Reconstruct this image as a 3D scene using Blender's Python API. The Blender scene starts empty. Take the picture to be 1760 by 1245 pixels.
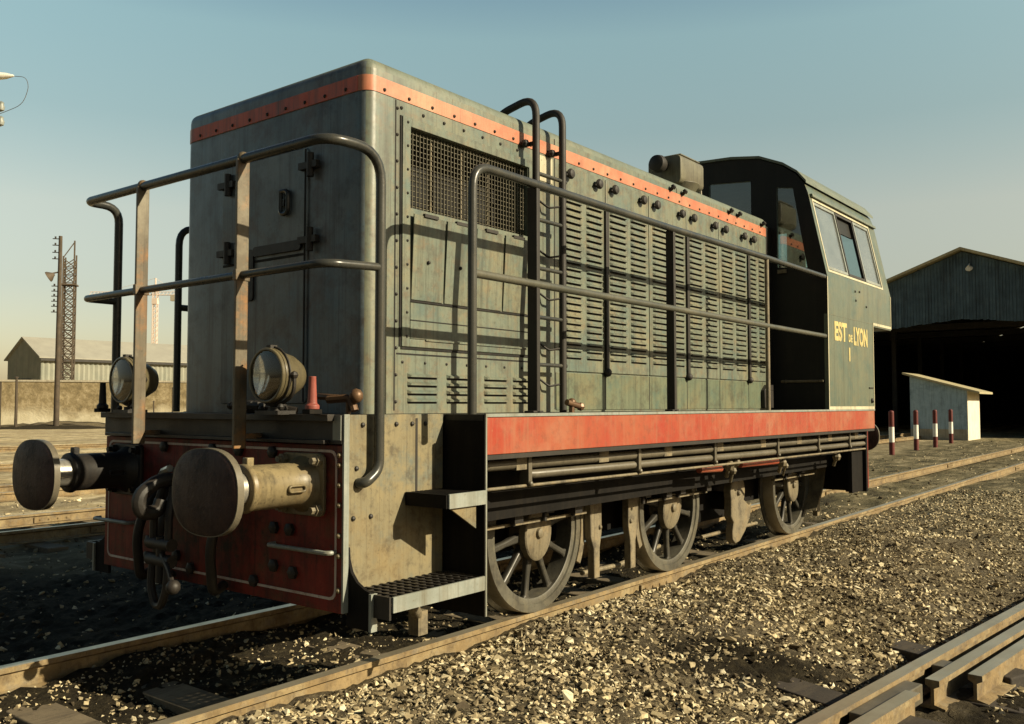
import bpy, bmesh, math, random
import numpy as np
from mathutils import Vector, Matrix
R = math.radians
rnd = random.Random(7)
scene = bpy.context.scene
COL = scene.collection

# ------------------------------------------------------------------ materials
def nodes_of(name):
    m = bpy.data.materials.new(name); m.use_nodes = True
    nt = m.node_tree; b = nt.nodes['Principled BSDF']
    return m, nt, b

def add(nt, typ, **kw):
    n = nt.nodes.new(typ)
    for k, v in kw.items(): setattr(n, k, v)
    return n

def ramp(nt, src, stops):
    n = add(nt, 'ShaderNodeValToRGB'); e = n.color_ramp.elements
    while len(e) > 1: e.remove(e[0])
    e[0].position = stops[0][0]; e[0].color = (*stops[0][1], 1)
    for p, c in stops[1:]:
        q = e.new(p); q.color = (*c, 1)
    nt.links.new(src, n.inputs[0]); return n.outputs[0]

def noise(nt, scale, detail=6, rough=.6, vec=None, stretch=None):
    n = add(nt, 'ShaderNodeTexNoise'); n.inputs['Scale'].default_value = scale
    n.inputs['Detail'].default_value = detail; n.inputs['Roughness'].default_value = rough
    if vec is None:
        vec = add(nt, 'ShaderNodeTexCoord').outputs['Object']
    if stretch:
        mp = add(nt, 'ShaderNodeMapping'); mp.inputs['Scale'].default_value = stretch
        nt.links.new(vec, mp.inputs[0]); vec = mp.outputs[0]
    nt.links.new(vec, n.inputs['Vector']); return n.outputs['Fac']

def mix(nt, fac, a, b, mode='MIX'):
    n = add(nt, 'ShaderNodeMix', data_type='RGBA', blend_type=mode)
    for sock, v in ((n.inputs[0], fac), (n.inputs[6], a), (n.inputs[7], b)):
        if isinstance(v, (int, float)): sock.default_value = v
        elif isinstance(v, tuple): sock.default_value = (*v, 1)
        else: nt.links.new(v, sock)
    return n.outputs[2]

def bump(nt, b, h, strength=.3, dist=.01):
    n = add(nt, 'ShaderNodeBump'); n.inputs['Strength'].default_value = strength
    n.inputs['Distance'].default_value = dist
    nt.links.new(h, n.inputs['Height']); nt.links.new(n.outputs[0], b.inputs['Normal'])

def painted(name, c, c2=None, dirt=(.05, .04, .03), rough=.45, wear=.5, scale=2.2, streak=.45, bmp=.12, metal=0., streaks=(7, 7, .5), blot=None, spec=.35):
    """weathered paint or metal: two tones in patches, vertical streaks of dirt, fine specks"""
    m, nt, b = nodes_of(name)
    c2 = c2 or tuple(x * .75 for x in c)
    f1 = ramp(nt, noise(nt, scale, 8, .65), [(.38, (0, 0, 0)), (.62, (1, 1, 1))])
    col = mix(nt, f1, c, c2)
    for (bc, bs, bw) in (blot or ()):
        fb = ramp(nt, noise(nt, bs, 9, .72), [(.5, (0, 0, 0)), (.66, (bw,) * 3)])
        col = mix(nt, fb, col, bc)
    f2 = ramp(nt, noise(nt, 1.6, 7, .7, stretch=streaks), [(.5, (0, 0, 0)), (.75, (streak,) * 3)])
    col = mix(nt, f2, col, dirt)
    f5 = ramp(nt, noise(nt, 2.1, 6, .75, stretch=(streaks[0] * 3.3, streaks[1] * 3.3, streaks[2])), [(.54, (0, 0, 0)), (.68, (streak * .75,) * 3)])
    col = mix(nt, f5, col, tuple(x * .8 for x in dirt))
    f3 = ramp(nt, noise(nt, 38, 4, .7), [(.6, (0, 0, 0)), (.72, (wear,) * 3)])
    col = mix(nt, f3, col, dirt)
    nt.links.new(col, b.inputs['Base Color'])
    rr = add(nt, 'ShaderNodeMapRange'); rr.inputs['To Min'].default_value = max(.05, rough - .12); rr.inputs['To Max'].default_value = min(1, rough + .2)
    nt.links.new(noise(nt, 9, 5, .6), rr.inputs['Value']); nt.links.new(rr.outputs[0], b.inputs['Roughness'])
    b.inputs['Metallic'].default_value = metal
    b.inputs['Specular IOR Level'].default_value = spec
    if bmp: bump(nt, b, noise(nt, 55, 4, .6), bmp, .004)
    return m

M = {}
M['green'] = painted('green_grey_paint', (.15, .165, .122), (.112, .135, .105), dirt=(.045, .04, .028), rough=.4, wear=.5, streak=.8, streaks=(11, 11, .35), blot=[((.075, .115, .105), 2.6, .85), ((.22, .185, .1), 1.9, .55), ((.06, .055, .04), 9., .6), ((.2, .1, .04), 14., .3)])
M['green_low'] = painted('lower_green_paint', (.095, .12, .08), (.12, .135, .085), dirt=(.04, .04, .025), rough=.42, wear=.5, streak=.8, streaks=(11, 11, .45), blot=[((.055, .1, .085), 3.6, .9), ((.16, .135, .07), 2.9, .6), ((.04, .036, .025), 8., .6)])
M['green_front_shade'] = painted('front_green_shaded', (.14, .165, .17), (.1, .12, .125), dirt=(.04, .032, .028), rough=.33, wear=.5, streak=.9, streaks=(6, 6, .3), blot=[((.09, .15, .185), 2.1, .8), ((.085, .06, .045), 3.3, .8), ((.04, .036, .032), 6., .6)])  # hood green cooled to paint in the front's blue shade; streaks are dirt
M['roofpaint'] = painted('roof_paint', (.135, .155, .12), (.11, .13, .1), dirt=(.045, .042, .03), rough=.5, streak=.6, wear=.4, blot=[((.17, .16, .1), 3., .6)])
M['cabpaint'] = painted('cab_paint', (.095, .115, .085), (.118, .132, .09), dirt=(.045, .04, .026), rough=.34, wear=.45, streak=.7, streaks=(9, 9, .4), blot=[((.06, .1, .085), 2.6, .85), ((.165, .145, .08), 3.2, .5)])
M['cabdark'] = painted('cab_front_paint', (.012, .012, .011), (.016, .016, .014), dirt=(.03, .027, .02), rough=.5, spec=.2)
M['deepblack'] = painted('deep_black', (.006, .0055, .005), (.01, .009, .008), dirt=(.025, .02, .014), rough=.7, spec=.1)  # near-black tone for underframe, steps and guard plates
M['cream'] = painted('cream_trim', (.5, .46, .32), (.42, .38, .26), rough=.45)
M['stripe'] = painted('orange_stripe', (.45, .2, .115), (.4, .13, .07), dirt=(.2, .1, .06), rough=.4, wear=.6, streak=.6, blot=[((.36, .1, .05), 1.6, .8), ((.5, .27, .16), 2.4, .6)])
M['stripe_f'] = painted('chipped_stripe', (.5, .1, .05), (.4, .07, .035), dirt=(.06, .05, .045), rough=.45, wear=.9, streak=.9)
M['sill'] = painted('red_sill_paint', (.29, .077, .038), (.28, .038, .02), dirt=(.3, .125, .07), rough=.38, wear=.5, streak=.8, scale=1.3, blot=[((.3, .15, .09), 2.2, .6), ((.27, .03, .018), 1.4, .7), ((.14, .05, .03), 16., .5)])
M['beamred'] = painted('buffer_beam_red', (.2, .022, .014), (.12, .013, .01), dirt=(.014, .01, .008), rough=.5, wear=.8, streak=.95, spec=.2, streaks=(4, 4, .5), blot=[((.014, .011, .008), 1.7, .97), ((.05, .045, .02), 4., .6), ((.3, .05, .03), 6., .4)])
M['black'] = painted('black_frame_paint', (.018, .016, .014), (.026, .023, .019), dirt=(.05, .042, .03), rough=.55)
M['blacksoft'] = painted('oily_black', (.012, .011, .01), (.02, .017, .014), dirt=(.04, .03, .02), rough=.5, bmp=.3)
M['buffblack'] = painted('greasy_buffer_plate', (.05, .028, .025), (.028, .017, .016), dirt=(.1, .065, .05), rough=.55, wear=.7, bmp=.7, spec=.2, blot=[((.085, .045, .03), 5., .7), ((.012, .009, .009), 9., .8)])
M['rail_paint'] = painted('handrail_paint', (.03, .032, .03), (.05, .05, .042), dirt=(.1, .085, .055), rough=.25, wear=.5)
M['post'] = painted('bare_post', (.13, .11, .075), (.09, .072, .045), dirt=(.035, .025, .015), rough=.45, streak=.9, wear=.7, blot=[((.26, .12, .035), 5., .8), ((.24, .22, .16), 3., .5)])
M['dusty'] = painted('dusty_steel', (.2, .168, .108), (.14, .118, .076), dirt=(.045, .036, .024), rough=.6, wear=.8, streak=.8, bmp=.5, blot=[((.06, .05, .036), 9., .85), ((.24, .17, .08), 6., .5)])
M['midrail'] = painted('worn_rail_paint', (.06, .062, .048), (.1, .095, .068), dirt=(.04, .035, .025), rough=.35, wear=.6)
M['plate'] = painted('dusty_side_plate', (.2, .165, .09), (.145, .132, .085), dirt=(.06, .045, .028), rough=.55, wear=.65, streak=.7, scale=3, bmp=.3, blot=[((.1, .12, .105), 4.2, .85), ((.25, .175, .07), 3., .7), ((.055, .045, .03), 12., .7)])
M['wheel'] = painted('dusty_wheel', (.1, .094, .072), (.062, .058, .046), dirt=(.022, .018, .013), rough=.38, wear=.7, scale=5, streak=.6, blot=[((.16, .138, .09), 6., .55), ((.03, .027, .022), 4., .85)])
M['spoke'] = painted('greasy_spoke', (.05, .047, .038), (.032, .03, .025), dirt=(.015, .013, .01), rough=.36, wear=.6, blot=[((.12, .105, .07), 8., .5)])
M['tread'] = painted('worn_tread', (.42, .37, .28), (.3, .26, .19), dirt=(.1, .08, .05), rough=.35, metal=.5)
M['galv'] = painted('grey_step_edge', (.24, .26, .235), (.18, .195, .17), dirt=(.12, .1, .06), rough=.4, wear=.6, streak=.7, blot=[((.3, .3, .26), 6., .6)])
M['pipe'] = painted('dusty_pipe', (.12, .105, .075), (.08, .07, .05), dirt=(.03, .025, .018), rough=.4, wear=.6)
M['steel'] = painted('bright_steel', (.5, .48, .42), (.4, .37, .3), rough=.3, metal=.7)
M['brass'] = painted('brass_fitting', (.14, .08, .04), (.09, .05, .028), dirt=(.03, .022, .015), rough=.4, metal=.3, wear=.7)
M['redlamp'] = painted('faded_red_plastic', (.3, .08, .06), (.22, .055, .04), rough=.5)
M['lampshell'] = painted('dusty_cream_paint', (.2, .16, .085), (.14, .112, .062), dirt=(.04, .032, .02), rough=.38, wear=.7, streak=.85, blot=[((.07, .058, .038), 7., .8), ((.24, .15, .06), 5., .4)])
M['exhaust'] = painted('sooty_green_housing', (.16, .15, .1), (.11, .1, .07), dirt=(.03, .025, .018), rough=.4, wear=.6, streak=.8)
M['lampbody'] = painted('headlight_shell', (.13, .11, .06), (.09, .075, .042), dirt=(.035, .028, .018), rough=.3, wear=.5, streak=.6)
M['chrome'] = nodes_of('headlight_reflector')[0]
_b = M['chrome'].node_tree.nodes['Principled BSDF']; _b.inputs['Metallic'].default_value = 1; _b.inputs['Roughness'].default_value = .03; _b.inputs['Base Color'].default_value = (.85, .87, .88, 1)
M['letters'] = painted('yellow_letters', (.55, .45, .17), (.48, .38, .15), dirt=(.16, .16, .1), rough=.5, streak=.6, wear=.8, blot=[((.2, .2, .12), 14., .7)])
M['whiteline'] = painted('white_lining', (.55, .48, .42), (.42, .34, .28), dirt=(.2, .05, .03), rough=.5, wear=.8, streak=.7)
M['void'] = painted('dark_opening', (.008, .008, .007), (.012, .011, .01), rough=.8)
M['mesh'] = painted('grille_wire', (.1, .09, .055), (.07, .062, .04), rough=.5)
M['concrete'] = painted('concrete', (.4, .36, .27), (.3, .27, .2), rough=.8, bmp=.3)
M['whitepaint'] = painted('white_paint', (.8, .78, .7), (.65, .62, .54), dirt=(.3, .25, .17), rough=.6)
M['bollred'] = painted('bollard_red', (.12, .018, .014), (.09, .015, .012), rough=.6)
M['hutshade'] = painted('shaded_render', (.34, .46, .54), (.28, .39, .47), dirt=(.09, .11, .12), rough=.85, streak=.7, blot=[((.14, .2, .24), 1.3, .7)])  # the hut's white render turned blue: shade put into the colour
M['hutwhite'] = painted('white_render', (.72, .66, .5), (.62, .56, .42), dirt=(.3, .25, .15), rough=.85)
M['tin'] = painted('roof_sheet', (.42, .37, .22), (.34, .3, .18), rough=.6)
M['hazecrane'] = painted('hazed_crane_paint', (.62, .52, .44), (.6, .48, .4), rough=.6, streak=.1, wear=.1)  # paled so that distance haze is part of the colour
M['polewood'] = painted('tarred_wood', (.05, .04, .028), (.08, .06, .04), dirt=(.02, .015, .01), rough=.8)
M['mast'] = painted('rusty_mast', (.1, .075, .05), (.07, .055, .04), rough=.7)
M['sleeper'] = painted('dusty_timber', (.17, .135, .085), (.12, .095, .06), dirt=(.04, .03, .02), rough=.9, bmp=.6, streaks=(1.5, 14, 14), streak=.9)
M['sleeper_dk'] = painted('dark_timber', (.03, .025, .02), (.05, .04, .03), dirt=(.1, .08, .05), rough=.9, bmp=.6, streaks=(1.5, 14, 14), streak=.5)  # darker timber for the turnout track
M['railside'] = painted('rusty_rail', (.25, .18, .088), (.17, .118, .055), dirt=(.06, .04, .022), rough=.8, wear=.7, bmp=.7, streaks=(5, 5, 5), streak=.7, blot=[((.32, .26, .145), 2.3, .7), ((.08, .055, .03), 5., .7), ((.16, .14, .105), 11., .6)])
M['railtop'] = painted('worn_rail_head', (.6, .52, .37), (.5, .42, .28), dirt=(.3, .22, .12), rough=.34, metal=.8, wear=.3, streak=.3, streaks=(.8, 12, 12))
M['shedcorr'] = painted('corrugated_wall', (.2, .21, .17), (.25, .25, .2), dirt=(.16, .15, .12), rough=.7, streak=.6, scale=.8, streaks=(1.6, 1.6, .05))
M['shedroof'] = painted('shed_roof_sheet', (.3, .29, .24), (.26, .25, .21), dirt=(.2, .19, .15), rough=.8, scale=.6, streak=.35, wear=.3)
M['woodblue'] = painted('weathered_boards', (.07, .115, .15), (.04, .065, .085), dirt=(.013, .016, .02), rough=.8, wear=.4, scale=.9, streak=.97, streaks=(2.4, 2.4, .1), blot=[((.11, .16, .19), 1.1, .6)])
M['darkwall'] = painted('sooty_wall', (.02, .018, .016), (.03, .027, .022), rough=.9)

def glass(name, tint=(.75, .85, .85), refl=.12, film=0.):
    m, nt, b = nodes_of(name)
    nt.nodes.remove(b)
    t = add(nt, 'ShaderNodeBsdfTransparent'); t.inputs[0].default_value = (*tint, 1)
    g = add(nt, 'ShaderNodeBsdfGlossy'); g.inputs['Roughness'].default_value = .04
    fr = add(nt, 'ShaderNodeFresnel'); fr.inputs[0].default_value = 1.5
    ad = add(nt, 'ShaderNodeMath', operation='ADD'); ad.inputs[1].default_value = refl
    nt.links.new(fr.outputs[0], ad.inputs[0])
    mx = add(nt, 'ShaderNodeMixShader')
    nt.links.new(ad.outputs[0], mx.inputs[0]); nt.links.new(t.outputs[0], mx.inputs[1]); nt.links.new(g.outputs[0], mx.inputs[2])
    out = mx.outputs[0]
    if film:  # pale diffuse film mixed over the pane in soft patches
        df = add(nt, 'ShaderNodeBsdfDiffuse'); df.inputs[0].default_value = (.5, .52, .5, 1)
        m2 = add(nt, 'ShaderNodeMixShader'); nt.links.new(ramp(nt, noise(nt, 5, 6, .6), [(.3, (film * .7,) * 3), (.7, (film * 1.2,) * 3)]), m2.inputs[0])
        nt.links.new(out, m2.inputs[1]); nt.links.new(df.outputs[0], m2.inputs[2]); out = m2.outputs[0]
    nt.links.new(out, nt.nodes['Material Output'].inputs[0])
    return m
M['paleglass'] = glass('pale_film_glass', (.85, .9, .9), .14, .12)
M['glass'] = glass('cab_glass')
M['lens'] = glass('headlight_glass', (.9, .92, .92), .03)

def stone_wall_mat():
    m, nt, b = nodes_of('stained_wall')
    tc = add(nt, 'ShaderNodeTexCoord').outputs['Object']
    sep = add(nt, 'ShaderNodeSeparateXYZ'); nt.links.new(tc, sep.inputs[0])
    n1 = noise(nt, .35, 8, .65, tc)
    ad = add(nt, 'ShaderNodeMath', operation='MULTIPLY_ADD'); nt.links.new(n1, ad.inputs[0]); ad.inputs[1].default_value = 2.6
    nt.links.new(sep.outputs[2], ad.inputs[2])
    f = ramp(nt, ad.outputs[0], [(0, (0, 0, 0)), (1, (1, 1, 1))])
    mr = add(nt, 'ShaderNodeMapRange'); mr.inputs['From Min'].default_value = 2.2; mr.inputs['From Max'].default_value = 3.0
    nt.links.new(ad.outputs[0], mr.inputs['Value'])
    rub = ramp(nt, noise(nt, 1.5, 8, .7, tc), [(.3, (.1, .078, .04)), (.48, (.2, .155, .08)), (.66, (.34, .28, .17))])
    ren = ramp(nt, noise(nt, .8, 8, .7, tc), [(.3, (.36, .31, .2)), (.6, (.5, .45, .32))])
    nt.links.new(mix(nt, mr.outputs[0], ren, rub), b.inputs['Base Color'])
    b.inputs['Roughness'].default_value = .95
    bump(nt, b, noise(nt, 3, 8, .7, tc), .8, .08)
    return m
M['stonewall'] = stone_wall_mat()

def ground_mat():
    m, nt, b = nodes_of('yard_ground')
    tc = add(nt, 'ShaderNodeTexCoord').outputs['Object']
    fine = ramp(nt, noise(nt, 26, 8, .75, tc), [(.32, (.025, .02, .012)), (.5, (.11, .088, .05)), (.64, (.36, .295, .17))])
    cinder = ramp(nt, noise(nt, 9, 9, .75, tc), [(.3, (.05, .042, .03)), (.55, (.15, .125, .085)), (.75, (.3, .25, .16))])
    f0 = ramp(nt, noise(nt, .5, 6, .6, tc), [(.4, (0, 0, 0)), (.62, (1, 1, 1))])
    near = mix(nt, f0, fine, cinder)
    oily_shade = ramp(nt, noise(nt, 14, 8, .75, tc), [(.35, (.012, .01, .007)), (.6, (.045, .037, .022)), (.75, (.12, .1, .06))])  # dark tone shared by oil stains and painted-in shade
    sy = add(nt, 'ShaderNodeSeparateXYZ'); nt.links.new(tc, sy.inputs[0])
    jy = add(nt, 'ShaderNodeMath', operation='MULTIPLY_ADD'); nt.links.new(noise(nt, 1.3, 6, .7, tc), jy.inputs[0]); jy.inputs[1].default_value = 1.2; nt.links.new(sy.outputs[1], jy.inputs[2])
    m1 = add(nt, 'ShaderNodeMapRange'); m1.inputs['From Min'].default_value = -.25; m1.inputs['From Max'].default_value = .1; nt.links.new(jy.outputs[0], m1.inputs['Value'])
    near = mix(nt, m1.outputs[0], near, oily_shade)  # oil and the locomotive's shadow, both put into the ground colour
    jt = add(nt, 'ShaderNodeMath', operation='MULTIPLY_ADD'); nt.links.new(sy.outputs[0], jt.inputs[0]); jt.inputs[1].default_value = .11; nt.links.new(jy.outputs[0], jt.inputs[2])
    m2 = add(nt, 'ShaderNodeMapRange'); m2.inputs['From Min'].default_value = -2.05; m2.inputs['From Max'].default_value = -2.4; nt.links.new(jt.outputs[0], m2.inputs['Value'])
    near = mix(nt, m2.outputs[0], near, oily_shade)  # shadows beyond the turnout rail painted into the ground
    mp = add(nt, 'ShaderNodeMapping', vector_type='TEXTURE'); mp.inputs['Location'].default_value = (5.0, -2.5, 0); mp.inputs['Scale'].default_value = (.5, .75, 10); nt.links.new(tc, mp.inputs[0])
    ln = add(nt, 'ShaderNodeVectorMath', operation='LENGTH'); nt.links.new(mp.outputs[0], ln.inputs[0])
    la = add(nt, 'ShaderNodeMath', operation='MULTIPLY_ADD'); nt.links.new(noise(nt, 3, 5, .6, tc), la.inputs[0]); la.inputs[1].default_value = 1.; nt.links.new(ln.outputs['Value'], la.inputs[2])
    m3 = add(nt, 'ShaderNodeMapRange'); m3.inputs['From Min'].default_value = 1.6; m3.inputs['From Max'].default_value = 1.2; nt.links.new(la.outputs[0], m3.inputs['Value'])
    near = mix(nt, m3.outputs[0], near, oily_shade)
    tan = ramp(nt, noise(nt, 2.2, 9, .72, tc, ), [(.3, (.2, .155, .085)), (.5, (.52, .42, .24)), (.66, (.76, .66, .44))])
    strips = ramp(nt, noise(nt, .7, 6, .6, tc, (.12, 1.1, 1)), [(.42, (0, 0, 0)), (.58, (1, 1, 1))])
    tan2 = mix(nt, strips, tan, mix(nt, .62, tan, cinder))
    sep = add(nt, 'ShaderNodeSeparateXYZ'); nt.links.new(tc, sep.inputs[0])
    jit = add(nt, 'ShaderNodeMath', operation='MULTIPLY_ADD'); nt.links.new(noise(nt, .4, 6, .6, tc), jit.inputs[0]); jit.inputs[1].default_value = 5.
    nt.links.new(sep.outputs[1], jit.inputs[2])
    mr = add(nt, 'ShaderNodeMapRange'); mr.inputs['From Min'].default_value = 6.5; mr.inputs['From Max'].default_value = 10
    nt.links.new(jit.outputs[0], mr.inputs['Value'])
    # the cinder apron round the engine shed
    jx = add(nt, 'ShaderNodeMath', operation='MULTIPLY_ADD'); nt.links.new(noise(nt, .5, 6, .6, tc), jx.inputs[0]); jx.inputs[1].default_value = 8.
    nt.links.new(sep.outputs[0], jx.inputs[2])
    mx = add(nt, 'ShaderNodeMapRange'); mx.inputs['From Min'].default_value = 14; mx.inputs['From Max'].default_value = 20
    nt.links.new(jx.outputs[0], mx.inputs['Value'])
    apron = ramp(nt, noise(nt, 2.2, 10, .8, tc, (.35, 1, 1)), [(.36, (.03, .026, .017)), (.47, (.1, .088, .05)), (.56, (.19, .16, .095)), (.7, (.42, .36, .23))])
    near2 = mix(nt, mx.outputs[0], near, apron)
    nt.links.new(mix(nt, mr.outputs[0], near2, tan2), b.inputs['Base Color'])
    b.inputs['Roughness'].default_value = 1.; b.inputs['Specular IOR Level'].default_value = .1
    bump(nt, b, noise(nt, 30, 8, .75, tc), 1., .04)
    return m
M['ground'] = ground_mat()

def gravel_mat():
    m, nt, b = nodes_of('gravel_stone')
    g = add(nt, 'ShaderNodeNewGeometry')
    col = ramp(nt, g.outputs['Random Per Island'], [(0, (.035, .027, .016)), (.22, (.13, .102, .058)), (.5, (.36, .292, .17)), (.8, (.55, .46, .28)), (1, (.76, .68, .47))])
    col = mix(nt, ramp(nt, noise(nt, 60, 4, .6), [(.45, (0, 0, 0)), (.7, (.6, .6, .6))]), col, (.12, .095, .06))
    big = ramp(nt, noise(nt, 1.1, 6, .65), [(.47, (0, 0, 0)), (.66, (.7, .7, .7))])
    col = mix(nt, big, col, (.075, .06, .04))
    nt.links.new(col, b.inputs['Base Color']); b.inputs['Roughness'].default_value = .9; b.inputs['Specular IOR Level'].default_value = .15
    return m
M['gravel'] = gravel_mat()

# ------------------------------------------------------------------ mesh builder
def fillet(pts, r, seg=5):
    pts = [Vector(p) for p in pts]; out = [pts[0]]
    rr = r if isinstance(r, (list, tuple)) else [r] * (len(pts) - 2)
    for i in range(1, len(pts) - 1):
        a, b, c = pts[i - 1], pts[i], pts[i + 1]
        u = (a - b); v = (c - b)
        k = min(rr[i - 1], u.length * .49, v.length * .49)
        p, q = b + u.normalized() * k, b + v.normalized() * k
        for j in range(seg + 1):
            t = j / seg
            out.append(p * (1 - t) ** 2 + b * 2 * t * (1 - t) + q * t * t)
    out.append(pts[-1]); return out

class MB:
    def __init__(s): s.V = []; s.F = []; s.m = []; s.cur = 0
    def addg(s, vs, fs, m=None):
        o = len(s.V); s.V += [tuple(v) for v in vs]
        s.F += [tuple(i + o for i in f) for f in fs]; s.m += [s.cur if m is None else m] * len(fs); return s
    def box(s, x0, x1, y0, y1, z0, z1, m=None):
        vs = [(x, y, z) for x in (x0, x1) for y in (y0, y1) for z in (z0, z1)]
        return s.addg(vs, [(0, 1, 3, 2), (4, 6, 7, 5), (0, 4, 5, 1), (2, 3, 7, 6), (0, 2, 6, 4), (1, 5, 7, 3)], m)
    def obox(s, c, size, rot=None, m=None):
        rot = rot or Matrix.Identity(3); c = Vector(c); h = Vector(size) / 2
        vs = [c + rot @ Vector((x * h.x, y * h.y, z * h.z)) for x in (-1, 1) for y in (-1, 1) for z in (-1, 1)]
        return s.addg(vs, [(0, 1, 3, 2), (4, 6, 7, 5), (0, 4, 5, 1), (2, 3, 7, 6), (0, 2, 6, 4), (1, 5, 7, 3)], m)
    def tube(s, pts, r, n=10, m=None, caps=True):
        pts = [Vector(p) for p in pts]; N = len(pts)
        rs = r if isinstance(r, (list, tuple)) else [r] * N
        t = [(pts[min(i + 1, N - 1)] - pts[max(i - 1, 0)]).normalized() for i in range(N)]
        up = Vector((0, 0, 1)) if abs(t[0].z) < .9 else Vector((1, 0, 0))
        nn = t[0].cross(up).normalized(); vs = []
        for i in range(N):
            nn = (nn - t[i] * nn.dot(t[i])).normalized(); bb = t[i].cross(nn)
            for k in range(n):
                a = 2 * math.pi * k / n
                vs.append(pts[i] + (nn * math.cos(a) + bb * math.sin(a)) * rs[i])
        fs = [(i * n + k, i * n + (k + 1) % n, (i + 1) * n + (k + 1) % n, (i + 1) * n + k) for i in range(N - 1) for k in range(n)]
        if caps: fs += [tuple(range(n))[::-1], tuple(range((N - 1) * n, N * n))]
        return s.addg(vs, fs, m)
    def cyl(s, p0, p1, r, n=14, m=None, r1=None):
        return s.tube([p0, p1], [r, r if r1 is None else r1], n, m)
    def lathe(s, prof, o, ax, n=24, m=None, sc=(1, 1)):
        """prof: (radius, distance along axis); sc squashes the two radial directions"""
        ax = Vector(ax).normalized(); o = Vector(o)
        up = Vector((0, 0, 1)) if abs(ax.z) < .9 else Vector((1, 0, 0))
        u = up.cross(ax).normalized(); w = ax.cross(u); vs = []; fs = []
        for (r, h) in prof:
            for k in range(n):
                a = 2 * math.pi * k / n
                vs.append(o + ax * h + (u * math.cos(a) * sc[0] + w * math.sin(a) * sc[1]) * max(r, 1e-4))
        for i in range(len(prof) - 1):
            fs += [(i * n + k, i * n + (k + 1) % n, (i + 1) * n + (k + 1) % n, (i + 1) * n + k) for k in range(n)]
        fs += [tuple(range(n))[::-1], tuple(range((len(prof) - 1) * n, len(prof) * n))]
        return s.addg(vs, fs, m)
    def ball(s, c, r, n=10, m=None):
        k = max(4, n // 2)
        return s.lathe([(r * math.sin(math.pi * i / k), -r * math.cos(math.pi * i / k)) for i in range(k + 1)], c, (0, 0, 1), n, m)
    def prism(s, poly, axis, a, b, m=None):
        """poly: 2-D points in the two axes other than `axis` (in x,y,z order)"""
        def P(p, h):
            q = list(p); q.insert(axis, h); return tuple(q)
        n = len(poly)
        vs = [P(p, a) for p in poly] + [P(p, b) for p in poly]
        fs = [tuple(range(n))[::-1], tuple(range(n, 2 * n))] + [(i, (i + 1) % n, n + (i + 1) % n, n + i) for i in range(n)]
        return s.addg(vs, fs, m)
    def ring(s, outer, inner, axis, a, b, m=None):
        def P(p, h):
            q = list(p); q.insert(axis, h); return tuple(q)
        n = len(outer)
        vs = [P(p, a) for p in outer] + [P(p, a) for p in inner] + [P(p, b) for p in outer] + [P(p, b) for p in inner]
        fs = []
        for i in range(n):
            j = (i + 1) % n
            fs += [(i, j, n + j, n + i), (2 * n + i, 3 * n + i, 3 * n + j, 2 * n + j), (i, 2 * n + i, 2 * n + j, j), (n + i, n + j, 3 * n + j, 3 * n + i)]
        return s.addg(vs, fs, m)
    def build(s, name, mats, parent=None, at=None, bevel=0., smooth=40, seg=2):
        me = bpy.data.meshes.new(name)
        off = OFF.get(parent.name, Vector()) if parent else Vector()
        if at is None: sh = -off if parent else Vector()
        else: sh = Vector()
        me.from_pydata([tuple(Vector(v) + sh) for v in s.V], [], s.F)
        for mt in (mats if isinstance(mats, (list, tuple)) else [mats]): me.materials.append(mt)
        me.polygons.foreach_set('material_index', s.m)
        bm = bmesh.new(); bm.from_mesh(me); bmesh.ops.recalc_face_normals(bm, faces=bm.faces); bm.to_mesh(me); bm.free()
        o = bpy.data.objects.new(name, me); COL.objects.link(o)
        if smooth:
            me.polygons.foreach_set('use_smooth', [True] * len(me.polygons)); me.set_sharp_from_angle(angle=R(smooth))
        if parent: o.parent = parent
        if at is not None:
            o.location = Vector(at) - off; OFF[o.name] = Vector(at) * 0 if parent is None else Vector()
        else: OFF[o.name] = off
        if bevel:
            md = o.modifiers.new('edge', 'BEVEL'); md.width = bevel; md.segments = seg; md.limit_method = 'ANGLE'; md.angle_limit = R(35)
            md.harden_normals = False
        return o
OFF = {}

def tag(o, label=None, cat=None, group=None, kind=None):
    if label: o['label'] = label
    if cat: o['category'] = cat
    if group: o['group'] = group
    if kind: o['kind'] = kind
    return o

def thing(name, loc, label, cat, group=None, rz=0, local=False):
    o = bpy.data.objects.new(name, None); COL.objects.link(o); o.location = loc; o.rotation_euler.z = rz
    o.empty_display_size = .2
    OFF[o.name] = Vector() if local else Vector(loc)
    return tag(o, label, cat, group)

def copy_tree(o, parent=None):
    c = o.copy(); COL.objects.link(c); c.parent = parent
    OFF[c.name] = OFF.get(o.name, Vector())
    for ch in list(o.children): copy_tree(ch, c)
    return c

def cut(o, cutter):
    """subtract the shapes in cutter from o, keeping o's materials"""
    co = cutter.build('cutter', o.data.materials[:] or [M['black']], smooth=0)
    co.location = o.matrix_world.translation * 0
    if o.parent: co.location = OFFW(o)
    bpy.context.view_layer.update()
    md = o.modifiers.new('cut', 'BOOLEAN'); md.operation = 'DIFFERENCE'; md.object = co; md.solver = 'EXACT'
    bpy.context.view_layer.update()
    me = bpy.data.meshes.new_from_object(o.evaluated_get(bpy.context.evaluated_depsgraph_get()))
    o.modifiers.clear(); old = o.data; o.data = me
    bpy.data.objects.remove(co); bpy.data.meshes.remove(old)
    me.set_sharp_from_angle(angle=R(30))
def OFFW(o): return Vector((0, 0, 0))

def rrect(y0, y1, z0, z1, r, seg=4):
    pts = []
    for cx, cy, a0 in ((y1 - r, z1 - r, 0), (y0 + r, z1 - r, 90), (y0 + r, z0 + r, 180), (y1 - r, z0 + r, 270)):
        for k in range(seg + 1):
            a = R(a0 + 90 * k / seg); pts.append((cx + r * math.cos(a), cy + r * math.sin(a)))
    return pts

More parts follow.
